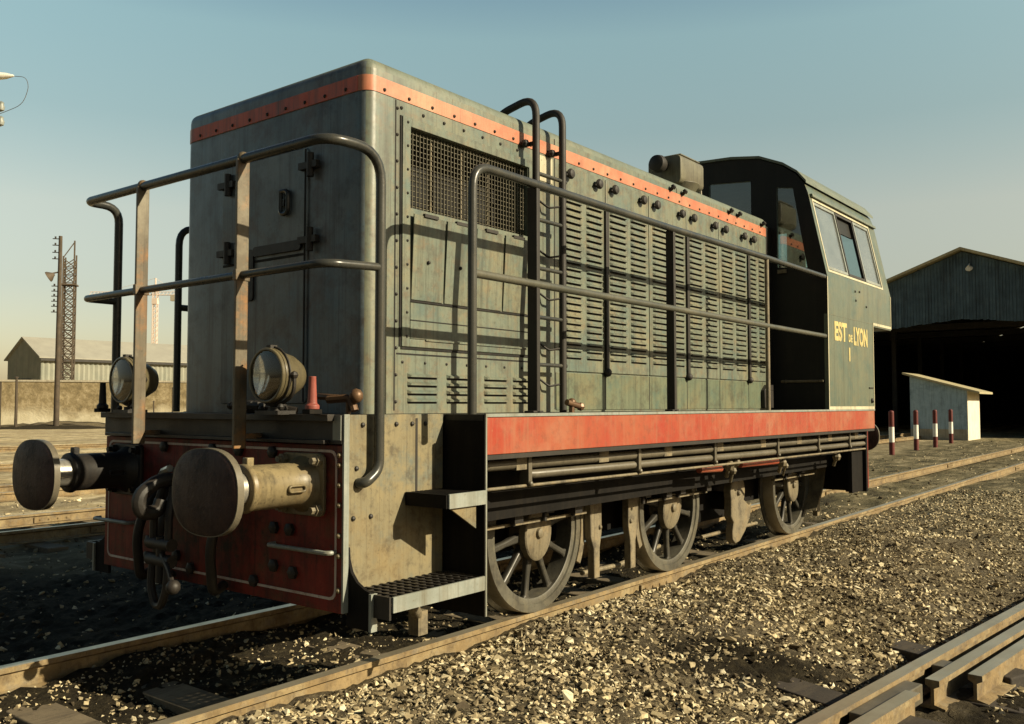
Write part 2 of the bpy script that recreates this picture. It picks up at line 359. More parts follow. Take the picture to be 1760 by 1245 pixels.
# ------------------------------------------------------------------ LOCOMOTIVE
LO = (7.4, 0, 0)
loco = thing('shunting_locomotive', LO, 'green six-wheeled diesel shunter with red side sill and orange roof stripe on the track', 'locomotive')
HX0, HX1, HW, HZ0, HZ1 = 3.434, 9.18, .895, 1.402, 3.43

def make_hood():
    bm = bmesh.new()
    bmesh.ops.create_cube(bm, size=1)
    for v in bm.verts:
        v.co = Vector((HX0 if v.co.x < 0 else HX1, -HW if v.co.y < 0 else HW, HZ0 if v.co.z < 0 else HZ1))
    es = [e for e in bm.edges if not all(abs(v.co.z - HZ0) < .01 for v in e.verts)]
    bmesh.ops.bevel(bm, geom=es, offset=.07, segments=5, profile=.5, affect='EDGES')
    me = bpy.data.meshes.new('hood'); bm.to_mesh(me); bm.free()
    me.materials.append(M['green']); me.materials.append(M['green_front_shade']); me.materials.append(M['roofpaint'])
    for p in me.polygons:
        p.use_smooth = True
        if p.normal.x < -.75: p.material_index = 1
        elif p.center.z > 3.31: p.material_index = 2
    o = bpy.data.objects.new('hood', me); COL.objects.link(o)
    return o
hood = make_hood()
c = MB(); c.box(3.775, 4.93, -1.2, -.62, 2.61, 3.085); cut(hood, c)
for v in hood.data.vertices: v.co -= Vector(LO)
hood.parent = loco; OFF[hood.name] = Vector(LO)

# stripe round the hood: near side, front and far side are one band
def hood_outline(d, r=.07):
    return rrect(HX0 - d, HX1 + d, -HW - d, HW + d, r + d, 5)
b = MB(); b.ring(hood_outline(.004), hood_outline(-.02), 2, 3.228, 3.318)
st = b.build('orange_stripe', M['stripe'], loco)
fr = MB(); fr.box(HX0 - .0065, HX0 - .003, -.82, .82, 3.229, 3.317)
fr.build('chipped_front_band', M['stripe_f'], st)
spots = [((3.56 + k * .2, -HW - .005, 3.252), .011) for k in range(28) if 3.56 + k * .2 < 9.1]
spots += [((3.70 + k * .185, -HW - .001, 3.185), .011) for k in range(8)] + [((3.668, -HW - .001, 1.47 + k * .155), .010) for k in range(12)]
spots += [((3.745, -HW - .012, 1.85 + k * .14), .009) for k in range(10)] + [((3.72 + .19 * k, -HW - .001, 1.70), .009) for k in range(7)]
spots += [((HX0 - .005, -.72 + k * .18, 3.255), .012) for k in range(9)]
for (p, r_) in spots:
    q = MB(); q.ball(p, r_, 8); q.build('rivet', M['black'], hood)
for bxs in ([(x - .005, x + .005, -HW - .0015, -HW + .01, 1.42, 3.222) for x in (3.655, 5.02, 5.25)] + [(x - .005, x + .005, -HW - .0012, -HW + .01, 3.322, 3.365) for x in (5.02, 5.25, 7.12, 8.28)]
            + [(x - .005, x + .005, -.82, .82, 3.4295, 3.432) for x in (7.12, 8.28)] + [(3.67, 5.0, -HW - .0012, -HW + .01, 1.742, 1.752)]):
    sm = MB(); sm.box(*bxs); sm.build('sheet_seam', M['void'], hood)   # dark seams between the sheets of the hood

# radiator grille
gr = MB()
for (x0, x1, z0, z1) in ((3.705, 3.77, 1.79, 3.14), (4.935, 4.985, 1.79, 3.14), (3.77, 4.935, 3.088, 3.14), (3.77, 4.935, 1.79, 1.835)):
    gr.box(x0, x1, -HW - .012, -HW + .004, z0, z1)
grille = gr.build('radiator_grille', M['green'], loco, bevel=.003)
g2 = MB(); g2.box(3.69, 3.702, -HW - .006, -HW, 1.79, 3.14); g2.box(3.705, 4.985, -HW - .006, -HW, 1.775, 1.787)
g2.build('shadow_gap', M['void'], grille)
g3 = MB(); g3.box(3.78, 4.925, -.66, -.63, 2.615, 3.08); g3.build('radiator_core', M['void'], grille)
w = MB()
k = 0
x = 3.79
while x < 4.93: w.box(x - .002, x + .002, -.873, -.867, 2.61, 3.085); x += .031
z = 2.63
while z < 3.085: w.box(3.775, 4.93, -.8665, -.861, z - .002, z + .002); z += .031
w.build('wire_mesh', M['mesh'], grille)
for x in (3.99, 4.275, 4.545):
    q = MB(); q.box(x - .009, x + .009, -.860, -.848, 2.6, 3.05); q.build('grille_bar', M['dusty'], grille)
for i in range(4):
    x0 = 3.785 + i * .287; q = MB()
    q.prism([(-HW - .008, 2.07), (-HW - .03 - .006 * (i % 2), 2.57), (-HW - .022, 2.575), (-HW - .001, 2.07)], 0, x0, x0 + .272)
    q.box(x0 + .08, x0 + .2, -HW - .04, -HW - .02, 2.565, 2.585, 1)
    q.ball((x0 + .13, -HW - .024, 2.3), .012, 8, 1)
    q.build('cover_flap', [M['green'], M['black']], grille)
q = MB(); q.box(3.775, 4.93, -HW - .007, -HW, 2.055, 2.066, 1); q.box(3.78, 4.925, -HW - .006, -HW + .003, 1.84, 2.05, 0)
q.box(3.78, 4.925, -HW - .009, -HW - .006, 1.945, 1.951, 1); q.box(3.9, 4.9, -HW - .02, -HW, 1.83, 1.84, 0)
q.build('plain_panel', [M['green'], M['void']], grille)

def louvre(mb, x0, x1, z, yb, h=.03, d=.02):
    """one pressed louvre: a hood that opens downward over a dark slot"""
    mb.box(x0 + .006, x1 - .006, yb - .0012, yb + .004, z - .016, z, 1)
    s = .018
    vs = [(x0, yb, z + h * .6), (x1, yb, z + h * .6), (x1 - s, yb - d, z + h * .18), (x0 + s, yb - d, z + h * .18), (x1 - s * .6, yb - d, z - .004), (x0 + s * .6, yb - d, z - .004), (x0, yb, z - .004), (x1, yb, z - .004)]
    mb.addg(vs, [(0, 1, 2, 3), (3, 2, 4, 5), (0, 3, 5, 6), (1, 7, 4, 2)], 0)
    mb.addg([vs[5], vs[4], vs[7], vs[6]], [(0, 1, 2, 3)], 1)
lv = MB()
for i, (a, b_) in enumerate(((3.76, 4.02), (4.1, 4.38), (4.46, 4.7), (4.76, 4.95))):
    for k in range(4): louvre(lv, a, b_, 1.475 + k * .048, -HW)
lv.build('lower_louvres', [M['green'], M['void']], loco)

# louvred engine doors
seams = [5.30, 5.92, 6.60, 7.28, 7.95, 8.62, 9.10]
DY = -HW - .012
for i in range(6):
    x0, x1 = seams[i] + .006, seams[i + 1] - .006
    d = MB(); d.box(x0, x1, DY, -HW + .003, 1.695, 3.2)
    dr = d.build('engine_door', M['green'] if i != 1 else M['green'], loco, bevel=.004)
    l = MB()
    wd = (x1 - x0)
    cols = [(x0 + .05, x0 + wd / 2 - .035), (x0 + wd / 2 + .035, x1 - .05)]
    for (a, b_) in cols:
        for k in range(25): louvre(l, a, b_, 1.80 + k * .0495, DY)
    l.build('louvre_panel', [M['green'], M['void']], dr)
    for x in ((x0 + .09, x1 - .13) if i < 5 else (x0 + .09,)):
        q = MB(); q.lathe([(.018, 0), (.018, .02), (.036, .022), (.04, .035), (.03, .05), (.012, .055)], (x, DY, 3.135), (0, -1, 0), 12)
        q.box(x - .05, x + .01, DY - .03, DY - .02, 3.118, 3.13)
        q.build('door_latch', M['black'], dr)
for x in (5.92, 7.28, 8.62):
    q = MB(); q.box(x - .022, x + .022, DY - .02, DY - .001, 1.69, 3.0); q.ball((x, DY - .012, 1.70), .035, 10)
    q.build('door_post', M['black'], loco, bevel=.003)
q = MB(); q.box(5.26, 9.10, -HW - .006, -HW + .002, 1.415, 1.685)
lp = q.build('lower_panel', M['green_low'], loco, bevel=.003)
for x in (5.92, 6.6, 7.28, 7.95, 8.62):
    q = MB(); q.box(x - .004, x + .004, -HW - .0075, -HW, 1.415, 1.685); q.build('panel_seam', M['void'], lp)
q = MB(); q.box(8.93, 9.16, -HW - .05, -HW - .008, 1.42, 1.6); q.prism([(8.93, 1.6), (9.16, 1.6), (9.16, 1.66), (9.02, 1.66)], 1, -HW - .05, -HW - .008)
q.build('foot_block', M['blacksoft'], loco, bevel=.004)  # plain black block with a slanted edge at the hood's foot
for x in (7.0, 7.22, 8.2, 8.4, 9.0):
    kb = MB(); kb.lathe([(.016, 0), (.016, .03), (.026, .032), (.02, .055)], (x, -HW - .003, 3.325), (0, -.8, .6), 10); kb.build('roof_catch', M['black'], hood)
q = MB(); q.box(5.05, 5.22, -HW - .004, -HW + .002, 3.03, 3.21); q.build('pale_patch', M['cream'], hood)
q = MB()    # exhaust housing on the hood roof
q.lathe([(.14, 0), (.14, .2), (.17, .24)], (8.05, -.38, 3.42), (0, 0, 1), 18)
q.prism(rrect(-.56, -.2, 3.62, 3.90, .05, 3), 0, 7.86, 8.36)
q.box(7.9, 8.32, -.54, -.22, 3.901, 3.915); q.lathe([(.17, 0), (.24, .1)], (8.1, -.38, 3.55), (0, 0, 1), 18)
ex = q.build('exhaust_housing', M['exhaust'], loco, bevel=.01)
q = MB(); q.lathe([(.05, 0), (.05, .05), (.075, .07), (.088, .12), (.078, .17), (.03, .19)], (7.86, -.38, 3.80), (-1, 0, 0), 18)
q.build('exhaust_cap', M['black'], ex)
q = MB(); q.tube(fillet([(8.361, -.45, 3.8), (8.5, -.45, 3.75), (8.55, -.45, 3.42)], .05, 4), .012)
q.build('drain_pipe', M['steel'], ex)

# hood front: access door, hinges, lifting ring
q = MB(); q.prism(rrect(-.40, .45, 1.46, 2.98, .03, 3), 0, HX0 - .012, HX0 + .002)
fd = q.build('front_door', M['green_front_shade'], loco, bevel=.004)
for (y, z) in ((-.41, 2.86), (-.41, 2.42), (.40, 2.86), (.40, 2.42)):
    q = MB()
    q.box(HX0 - .045, HX0 - .012, y - .1, y + .06, z - .02, z + .02); q.cyl((HX0 - .035, y - .04, z - .07), (HX0 - .035, y - .04, z + .07), .022, 10)
    q.build('hinge', M['black'], fd)
q = MB(); q.tube(fillet([(HX0 - .03, -.17, 2.74), (HX0 - .03, -.24, 2.74), (HX0 - .03, -.24, 2.6), (HX0 - .03, -.17, 2.6), (HX0 - .03, -.17, 2.735)], .04, 4), .014, 8)
q.box(HX0 - .03, HX0 - .012, -.2, -.17, 2.65, 2.69)
q.build('pull_ring', M['rail_paint'], fd)
q = MB(); q.box(HX0 - .016, HX0 - .01, -.385, -.375, 1.47, 2.97); q.box(HX0 - .0155, HX0 - .01, -.38, .43, 2.335, 2.35)
q.build('door_seam', M['void'], fd)
q = MB(); q.prism(rrect(-.36, .1, 2.37, 2.43, .02, 2), 0, HX0 - .03, HX0 - .012); q.prism(rrect(.1, .2, 2.1, 2.42, .02, 2), 0, HX0 - .026, HX0 - .012)
q.build('locking_bar', M['blacksoft'], fd)

# frame, deck, sill
q = MB(); q.box(3.812, 10.95, -1.44, 1.44, 1.365, 1.4); q.box(3.07, 3.81, -1.14, 1.14, 1.365, 1.4); q.box(10.951, 11.7, -1.14, 1.14, 1.365, 1.4)
deck = q.build('deck', M['blacksoft'], loco)
q = MB(); q.box(3.80, 10.95, -1.457, -1.44, 1.386, 1.404); q.box(3.80, 10.95, 1.44, 1.457, 1.386, 1.404)
q.build('deck_edge', M['galv'], deck)
for sgn in (-1, 1):
    q = MB(); y0, y1 = sorted((sgn * 1.45, sgn * 1.425)); q.box(3.82, 10.95, y0, y1, 1.178, 1.385)
    s_ = q.build('side_sill', M['sill'], loco, bevel=.003)
    q = MB(); y0, y1 = sorted((sgn * 1.445, sgn * 1.36)); q.box(3.82, 10.95, y0, y1, 1.15, 1.176)
    q.build('sill_flange', M['black'], s_)
    q = MB(); y0, y1 = sorted((sgn * 1.06, sgn * 1.0)); q.box(3.84, 10.93, y0, y1, .74, 1.14)
    q.build('valance', M['deepblack'], loco)
    q = MB(); y0, y1 = sorted((sgn * .60, sgn * .57)); q.box(3.1, 11.6, y0, y1, .42, 1.36)
    q.build('frame_plate', M['deepblack'], loco)
    # bulkhead behind the steps
    q = MB(); y0, y1 = sorted((sgn * 1.45, sgn * .95)); q.box(3.8, 3.819, y0, y1, .31, 1.364)
    q.box(3.79, 3.80, sgn * 1.45 - .006, sgn * 1.45 + .006, .31, 1.40)
    q.build('step_bulkhead', M['deepblack'], loco)
q = MB(); q.box(3.795, 3.812, -1.456, -1.442, .31, 1.40); q.build('corner_angle', M['galv'], loco)
for xs in np.arange(4.2, 10.8, .9):
    q = MB(); q.box(xs, xs + .12, -1.36, -1.06, 1.07, 1.149); q.build('pipe_bracket', M['dusty'], loco)
q = MB(); q.box(3.1, 11.6, -.5, .5, .5, .62); q.build('under_tray', M['deepblack'], loco)

# pipes under the sill
def pipe(z0, z1, x0, x1, r, y=-1.33, mat='pipe', name='air_pipe'):
    q = MB(); q.tube([(x0, y + .05, z0), (x0 + .06, y, z0), ((x0 + x1) / 2, y, (z0 + z1) / 2 - .004), (x1, y, z1)], r, 10); return q.build(name, M[mat], loco)
p1 = pipe(1.105, 1.083, 3.9, 10.95, .031)
p2 = pipe(1.035, 1.0, 4.35, 10.95, .027)
p3 = pipe(.975, .94, 3.83, 10.95, .010, -1.35, 'dusty', 'conduit')
for x in (4.32, 5.62, 6.85, 8.2, 9.3, 10.3):
    q = MB(); q.box(x - .018, x + .018, -1.372, -1.30, .985, 1.16); q.ball((x, -1.37, .985), .02, 8)
    q.build('pipe_clamp', M['pipe'], loco, bevel=.004)
for (a, b_) in ((6.75, 7.15), (7.55, 8.4)):
    q = MB(); q.cyl((a, -1.27, .925), (b_, -1.27, .912), .028, 12); q.build('sand_rod', M['sill'], loco)
for (x, z, s) in ((7.3, .93, .05), (7.38, .88, .035), (7.45, .95, .04), (8.5, .9, .05), (8.6, .86, .03), (10.1, .88, .05)):
    q = MB(); q.ball((x, -1.28, z), s, 8)
    q.cyl((x, -1.28, z), (x + .08, -1.22, z - .1), s * .4, 8); q.build('sander_valve', M['dusty'], loco)
for x in (4.35, 4.65, 5.0, 5.35, 6.35, 6.7, 6.95, 7.45, 9.4, 9.8):
    q = MB(); q.box(x, x + .09, -1.0, -.9, .70 + .02 * math.sin(x * 9), .79); q.cyl((x + .045, -.95, .8), (x + .045, -.95, .66), .016, 8); q.build('spring_hanger', M['blacksoft'], loco)
q = MB(); q.box(4.4, 5.6, -.93, -.89, .655, .675); q.build('spring_link', M['dusty'], loco)
for (xa, xb) in ((6.5, 7.6), (9.2, 10.4)):
    q = MB(); q.box(xa, xb, -.93, -.89, .655, .675); q.build('spring_link', M['dusty'], loco)

# wheels
def make_wheel():
    rim = MB()
    rim.lathe([(.455, -.06), (.455, .065), (.47, .072), (.55, .072), (.555, .06), (.557, -.045), (.585, -.062), (.585, -.082), (.46, -.082)], (0, 0, 0), (0, -1, 0), 64)
    # open the centre: rebuild as ring
    rim = MB()
    prof = [(.455, -.06), (.455, .055), (.465, .06), (.492, .06), (.497, .072), (.548, .072), (.552, .06), (.553, -.045), (.58, -.062), (.58, -.08), (.455, -.08)]
    n = 64; vs = []; fs = []
    for (r, h) in prof:
        for k in range(n):
            a = 2 * math.pi * k / n; vs.append((r * math.cos(a), -h, r * math.sin(a)))
    m_ = len(prof)
    for i in range(m_):
        for k in range(n): fs.append((i * n + k, i * n + (k + 1) % n, ((i + 1) % m_) * n + (k + 1) % n, ((i + 1) % m_) * n + k))
    rim.addg(vs, fs)
    rim.m = [1 if (i // n) in (5, 6) else 0 for i in range(len(fs))]
    wh = rim.build('wheel', [M['wheel'], M['tread']], loco, at=(5.16, -.73, .553))
    for k in range(10):
        a = R(18 + 36 * k); d = Vector((math.cos(a), 0, math.sin(a))); t = Vector((-math.sin(a), 0, math.cos(a)))
        sp = MB(); vs = []
        for (r, wd, th) in ((.1, .034, .032), (.3, .022, .022), (.44, .024, .024), (.465, .045, .028)):
            for (u, v) in ((-1, -1), (1, -1), (1, 1), (-1, 1)): vs.append(d * r + t * wd * u + Vector((0, -.005 + th * v, 0)))
        fs = [(i * 4 + j, i * 4 + (j + 1) % 4, (i + 1) * 4 + (j + 1) % 4, (i + 1) * 4 + j) for i in range(3) for j in range(4)] + [(0, 1, 2, 3), (12, 15, 14, 13)]
        sp.addg(vs, fs); sp.build('spoke', M['spoke'], wh, bevel=.012)
    hb = MB(); hb.lathe([(.14, -.07), (.14, .06), (.13, .085), (.1, .09), (.1, .075), (.04, .078), (.034, .11), (.02, .118)], (0, 0, 0), (0, -1, 0), 28)
    hb.lathe([(.155, .03), (.155, .082), (.147, .09)], (0, 0, 0), (0, -1, 0), 28, sc=(1, 1.25))
    for k in range(6):
        a = R(60 * k); hb.ball((.085 * math.cos(a), -.078, .085 * math.sin(a)), .012, 8)
    hb.build('hub', M['dusty'], wh)
    return wh
w1 = make_wheel()
w1.rotation_euler.y = R(8)
for (x, y, ry, rz) in ((7.15, -.73, 31, 0), (10.02, -.73, -14, 0), (5.16, .73, 20, 180), (7.15, .73, 5, 180), (10.02, .73, 60, 180)):
    cpy = copy_tree(w1, loco); cpy.location = Vector((x, y, .553)) - Vector(LO); cpy.rotation_euler = (0, R(ry), R(rz))
for x in (5.16, 7.15, 10.02):
    q = MB(); q.cyl((x, -.68, .553), (x, .68, .553), .085, 16); q.build('axle', M['blacksoft'], loco)
# jackshaft crank weight between the second and third axle
q = MB()
pts = []
for a in range(-35, 215, 12): pts.append((8.43 + .13 * math.cos(R(a)) * 1.3, .60 + .16 * math.sin(R(a))))
pts += [(8.27, .36), (8.33, .30), (8.30, .22), (8.30, .14), (8.36, .095), (8.46, .11), (8.6, .2), (8.72, .33), (8.76, .46), (8.7, .44)]
q.prism(pts, 1, -.86, -.78)
q.ball((8.43, -.862, .585), .03, 10)
q.build('jackshaft_crank', M['dusty'], loco, bevel=.012)
q = MB(); q.cyl((8.43, -.78, .5), (8.43, .78, .5), .09, 14); q.box(8.1, 8.8, -.57, .57, .3, .9); q.build('jackshaft', M['deepblack'], loco)
# brake gear between first and second wheel
def hanger(x, flip):
    q = MB(); s = -1 if flip else 1
    q.prism([(x - .06 * s, .72), (x + .1 * s, .72), (x + .1 * s, .48), (x + .07 * s, .36), (x + .07 * s, .14), (x - .01 * s, .14), (x - .01 * s, .36), (x - .055 * s, .46)], 1, -.86, -.80)
    q.ball((x + .07 * s, -.862, .52), .02, 8)
    return q.build('brake_hanger', M['dusty'], loco, bevel=.006)
def shoe(cx, a0, a1):
    q = MB(); o_ = [];
    for k in range(9): a = R(a0 + (a1 - a0) * k / 8); o_.append((cx + .57 * math.cos(a), .553 + .57 * math.sin(a)))
    for k in range(8, -1, -1): a = R(a0 + (a1 - a0) * k / 8); o_.append((cx + .625 * math.cos(a), .553 + .625 * math.sin(a)))
    q.prism(o_, 1, -.80, -.68); return q.build('brake_shoe', M['dusty'], loco, bevel=.005)
hanger(5.82, False); hanger(6.42, True); hanger(10.68, False)
shoe(5.16, -28, 30); shoe(7.15, 150, 208); shoe(10.02, -28, 30)
q = MB(); q.tube([(5.85, -.72, .16), (6.4, -.72, .15), (7.3, -.6, .18)], .018, 8); q.tube([(7.9, -.72, .2), (9.2, -.72, .2)], .018, 8); q.build('brake_rod', M['dusty'], loco)
# rear end: guard, step plate, buffers
q = MB(); pts = [(10.62 + .0, .88), (10.75, .88)]
for k in range(8): t = k / 7; pts.append((10.75 - .05 * t - .28 * t * t, .86 - .62 * t))
for k in range(7, -1, -1): t = k / 7; pts.append((10.70 - .05 * t - .29 * t * t, .84 - .60 * t))
q.prism(pts, 1, -.95, -.78); q.build('rail_guard', M['dusty'], loco)
q = MB(); q.box(10.955, 11.6, -1.14, -1.1, .42, 1.364); q.box(10.90, 10.955, -1.36, -.6, .44, 1.14); q.box(10.5, 10.9, -1.32, -1.28, .45, 1.0)
q.build('rear_step_plate', M['deepblack'], loco)
q = MB(); q.box(11.66, 11.7, -1.15, 1.15, .42, 1.364); q.build('rear_beam', M['beamred'], loco)

# front buffer beam and side plates
BX = 3.05
q = MB(); q.box(BX, BX + .03, -1.15, 1.15, .415, 1.25)
beam = q.build('buffer_beam', M['beamred'], loco, bevel=.004)
q = MB(); q.box(BX - .012, BX + .03, -1.15, 1.15, 1.255, 1.40); q.box(BX - .06, BX - .012, -1.10, 1.12, 1.37, 1.405); q.box(BX - .05, BX - .012, -1.06, 1.08, 1.255, 1.275)
q.build('beam_top_channel', M['blacksoft'], loco, bevel=.003)
q = MB(); a, b_ = rrect(-1.11, 1.11, .475, 1.225, .045, 3), rrect(-1.097, 1.097, .488, 1.212, .04, 3)
q.ring(a, b_, 0, BX - .003, BX + .001); q.build('white_lining', M['whiteline'], beam)
q = MB(); q.box(BX - .004, BX + .03, -1.164, -1.151, .42, 1.405); q.box(BX - .016, BX - .0125, -1.15, -1.09, 1.275, 1.40)
q.build('beam_edge_strip', M['galv'], loco)
q = MB()
for z in (.53, .70, .80, .95, 1.05, 1.15, 1.2): q.ball((BX - .004, -1.13, z), .015, 8)
q.build('beam_bolts', M['lampshell'], beam)
q = MB()
for (y, z) in ((-.62, .8), (-.75, .8), (-.62, .6), (-.78, .58), (.5, .8), (.6, .62), (.3, .56), (-.3, 1.2), (-.6, 1.2), (.45, 1.2), (-.05, 1.2), (-.45, .5), (.15, .5), (.62, .52)):
    q = MB(); q.lathe([(.035, 0), (.035, .02), (.02, .03)], (BX, y, z), (-1, 0, 0), 6); q.build('beam_nut', M['blacksoft'], beam)
for (y0, y1) in ((-1.1, -.62), (.78, 1.2)):
    q = MB(); q.tube(fillet([(BX, y0, .715), (BX - .05, y0, .715), (BX - .05, y1, .715), (BX, y1, .715)], .03, 3), .012, 8)
    q.build('grab_bar', M['galv'], beam)
for sgn in (-1, 1):
    q = MB(); ya, yb = sorted((sgn * 1.15, sgn * 1.138))
    q.prism([(BX + .031, 1.402), (3.79, 1.402), (3.79, .47), (BX + .031, .47)], 1, ya, yb)
    sp = q.build('side_plate', M['plate'], loco, bevel=.002)
    q = MB(); o = sgn * 1.151
    for x in (3.18, 3.3, 3.42, 3.54, 3.645): q.ball((x, o, 1.35), .014, 8)
    for (x, z) in ((3.12, .88), (3.24, .88), (3.14, 1.13)): q.ball((x, o, z), .014, 8)
    ya, yb = sorted((sgn * 1.152, sgn * 1.149)); q.box(3.568, 3.584, ya, yb, .98, 1.38)
    q.build('plate_rivets', M['black'], sp)
    # curved guard plate under the beam's end, and the steps
    q = MB(); s = sgn
    pts = [(s * 1.152, .74), (s * 1.158, .68), (s * 1.18, .62), (s * 1.22, .575), (s * 1.28, .545), (s * 1.33, .533), (s * 1.33, .35), (s * 1.152, .35)]
    q.prism(pts, 0, BX + .032, BX + .05); q.prism([(s * 1.322, .533), (s * 1.34, .533), (s * 1.34, .35), (s * 1.322, .35)], 0, BX + .02, BX + .06, 1)
    q.build('guard_plate', [M['deepblack'], M['galv']], loco)
    q = MB(); ya, yb = sorted((s * 1.155, s * 1.448))
    nx = 13
    for k in range(nx + 1):
        x = 3.10 + k * (.69 / nx); q.box(x - .007, x + .007, ya, yb, .505, .528, 0)
    for y in np.linspace(ya + .01, yb - .01, 6): q.box(3.10, 3.79, y - .006, y + .006, .502, .524, 0)
    ya, yb = sorted((s * 1.45, s * 1.462)); q.box(3.10, 3.79, ya, yb, .455, .53, 1)
    ya, yb = sorted((s * 1.16, s * 1.449)); q.box(3.085, 3.098, ya, yb, .42, .53, 2)
    q.build('lower_step', [M['blacksoft'], M['galv'], M['black']], loco)
    q = MB(); ya, yb = sorted((s * 1.155, s * 1.448))
    for x in np.linspace(3.505, 3.785, 9): q.box(x - .0105, x + .0105, ya, yb, .955, .985, 0)
    for y in np.linspace(ya + .01, yb - .01, 8): q.box(3.5, 3.79, y - .012, y + .012, .952, .982, 0)
    ya, yb = sorted((s * 1.45, s * 1.462)); q.box(3.50, 3.795, ya, yb, .915, .99, 1)
    q.box(3.488, 3.4975, *sorted((s * 1.155, s * 1.449)), .915, .986, 2)
    us = q.build('upper_step', [M['deepblack'], M['galv'], M['deepblack']], loco)
    q = MB(); q.prism([(3.53, .912), (3.735, .912), (3.735, .79)], 1, *sorted((s * 1.43, s * 1.442))); q.build('gusset', M['plate'], us)
q = MB(); q.tube(fillet([(3.2, -1.0, .42), (3.5, -1.05, .40), (3.75, -.95, .32), (3.9, -.85, .22)], .1, 4), .035, 10); q.box(3.88, 3.96, -.88, -.8, .1, .24)
q.build('sand_pipe', M['dusty'], loco)

# buffers
def make_buffer():
    r = bpy.data.objects.new('buffer', None); COL.objects.link(r); r.parent = loco; r.location = Vector((BX, -.86, 1.045)) - Vector(LO); OFF[r.name] = Vector()
    q = MB()
    def outline(sc):
        out = []
        for k in range(48):
            a = 2 * math.pi * k / 48; cx, cz = math.cos(a), math.sin(a)
            n = 2.45
            rr = (abs(cx / .265) ** n + abs(cz / .205) ** n) ** (-1 / n)
            out.append((rr * cx * sc, rr * cz * sc))
        return out
    vs = []; fs = []; lay = [(.02, -.618), (.45, -.615), (.9, -.603), (1., -.592), (1., -.562), (.92, -.552), (.4, -.535)]
    for (sc, x) in lay: vs += [(x, y, z) for (y, z) in outline(sc)]
    for i in range(len(lay) - 1): fs += [(i * 48 + k, i * 48 + (k + 1) % 48, (i + 1) * 48 + (k + 1) % 48, (i + 1) * 48 + k) for k in range(48)]
    fs += [tuple(range(48)), tuple(range((len(lay) - 1) * 48, len(lay) * 48))]
    q.addg(vs, fs)
    # worn rings on the plate
    bp = q.build('buffer_plate', M['buffblack'], r)
    q = MB(); q.ring(outline(1.003), outline(.97), 0, -.594, -.560); q.build('plate_edge', M['pipe'], bp)
    q = MB(); q.lathe([(.085, 0), (.085, .2), (.1, .2), (.1, .24)], (-.56, 0, 0), (1, 0, 0), 24); q.build('plunger', M['steel'], r)
    q = MB(); q.lathe([(.105, 0), (.118, .005), (.122, .03), (.112, .045), (.112, .3), (.118, .33), (.14, .37), (.15, .385)], (-.4, 0, 0), (1, 0, 0), 28)
    q.prism(rrect(-.17, .17, -.16, .16, .04, 3), 0, -.022, -.001)
    q.box(-.37, -.33, -.02, .02, .105, .15); q.ring(rrect(-.2, -.09, -.03, .01, .018, 3), rrect(-.19, -.10, -.02, 0, .009, 3), 1, -.128, -.10)
    hs = q.build('buffer_housing', M['lampshell'], r, bevel=.004)
    q = MB()
    for y in (-.135, .135):
        for z in (-.125, .125):
            q = MB(); q.lathe([(.03, 0), (.03, .03), (.018, .032), (.018, .055)], (-.02, y, z), (-1, 0, 0), 6); q.build('flange_bolt', M['dusty'], hs)
    return r
bf = make_buffer()
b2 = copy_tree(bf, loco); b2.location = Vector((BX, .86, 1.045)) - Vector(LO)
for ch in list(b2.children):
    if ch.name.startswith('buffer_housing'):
        ch.data = ch.data.copy(); ch.data.materials[0] = M['blacksoft']  # black housing and bolts imitate shade falling on the far buffer
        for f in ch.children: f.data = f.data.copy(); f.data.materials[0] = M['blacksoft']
for y in (-.86, .86):
    b3 = copy_tree(bf, loco); b3.location = Vector((11.7, y, 1.045)) - Vector(LO); b3.rotation_euler.z = math.pi

# screw coupling and hook
q = MB()
q.box(2.86, BX, -.06, .06, .97, 1.1); q.box(BX - .03, BX, -.16, .16, .9, 1.17)
q.tube(fillet([(2.9, 0, 1.03), (2.74, 0, 1.04), (2.62, 0, .96), (2.64, 0, .86), (2.74, 0, .87), (2.76, 0, .93)], .05, 4), .04, 10)
hk = q.build('coupling_hook', M['blacksoft'], loco, bevel=.006)
q = MB()
for s in (-1, 1):
    q.tube(fillet([(2.80, s * .05, 1.0), (2.76, s * .075, .85), (2.76, s * .075, .70)], .05, 3), .022, 8)
    q.tube(fillet([(2.76, s * .075, .62), (2.75, s * .08, .45), (2.75, s * .03, .36), (2.75, 0, .355)], .06, 4), .022, 8)
q.cyl((2.76, -.11, .69), (2.76, .11, .69), .035, 10); q.cyl((2.76, -.11, .60), (2.76, .11, .60), .035, 10)
q.cyl((2.76, 0, .73), (2.76, 0, .48), .026, 10)
q.tube([(2.76, 0, .645), (2.72, -.15, .57), (2.7, -.22, .5)], .014, 8); q.ball((2.7, -.225, .49), .04, 10)
q.build('screw_link', M['blacksoft'], hk)
for y in (.42, -.32, .2):
    q = MB(); q.tube(fillet([(BX, y, .92), (BX - .1, y, .93), (BX - .18, y + .03, .7), (BX - .12, y + .08, .42), (BX - .02, y + .12, .45)], .1, 5), .028, 10)
    q.ball((BX - .02, y, .925), .05, 10)
    q.build('brake_hose', M['blacksoft'], loco)
q = MB(); q.tube([(BX - .1, .33, 1.03), (BX - .16, .2, 1.07), (BX - .17, .12, 1.09)], .022, 8); q.build('hose_cock', M['steel'], loco)

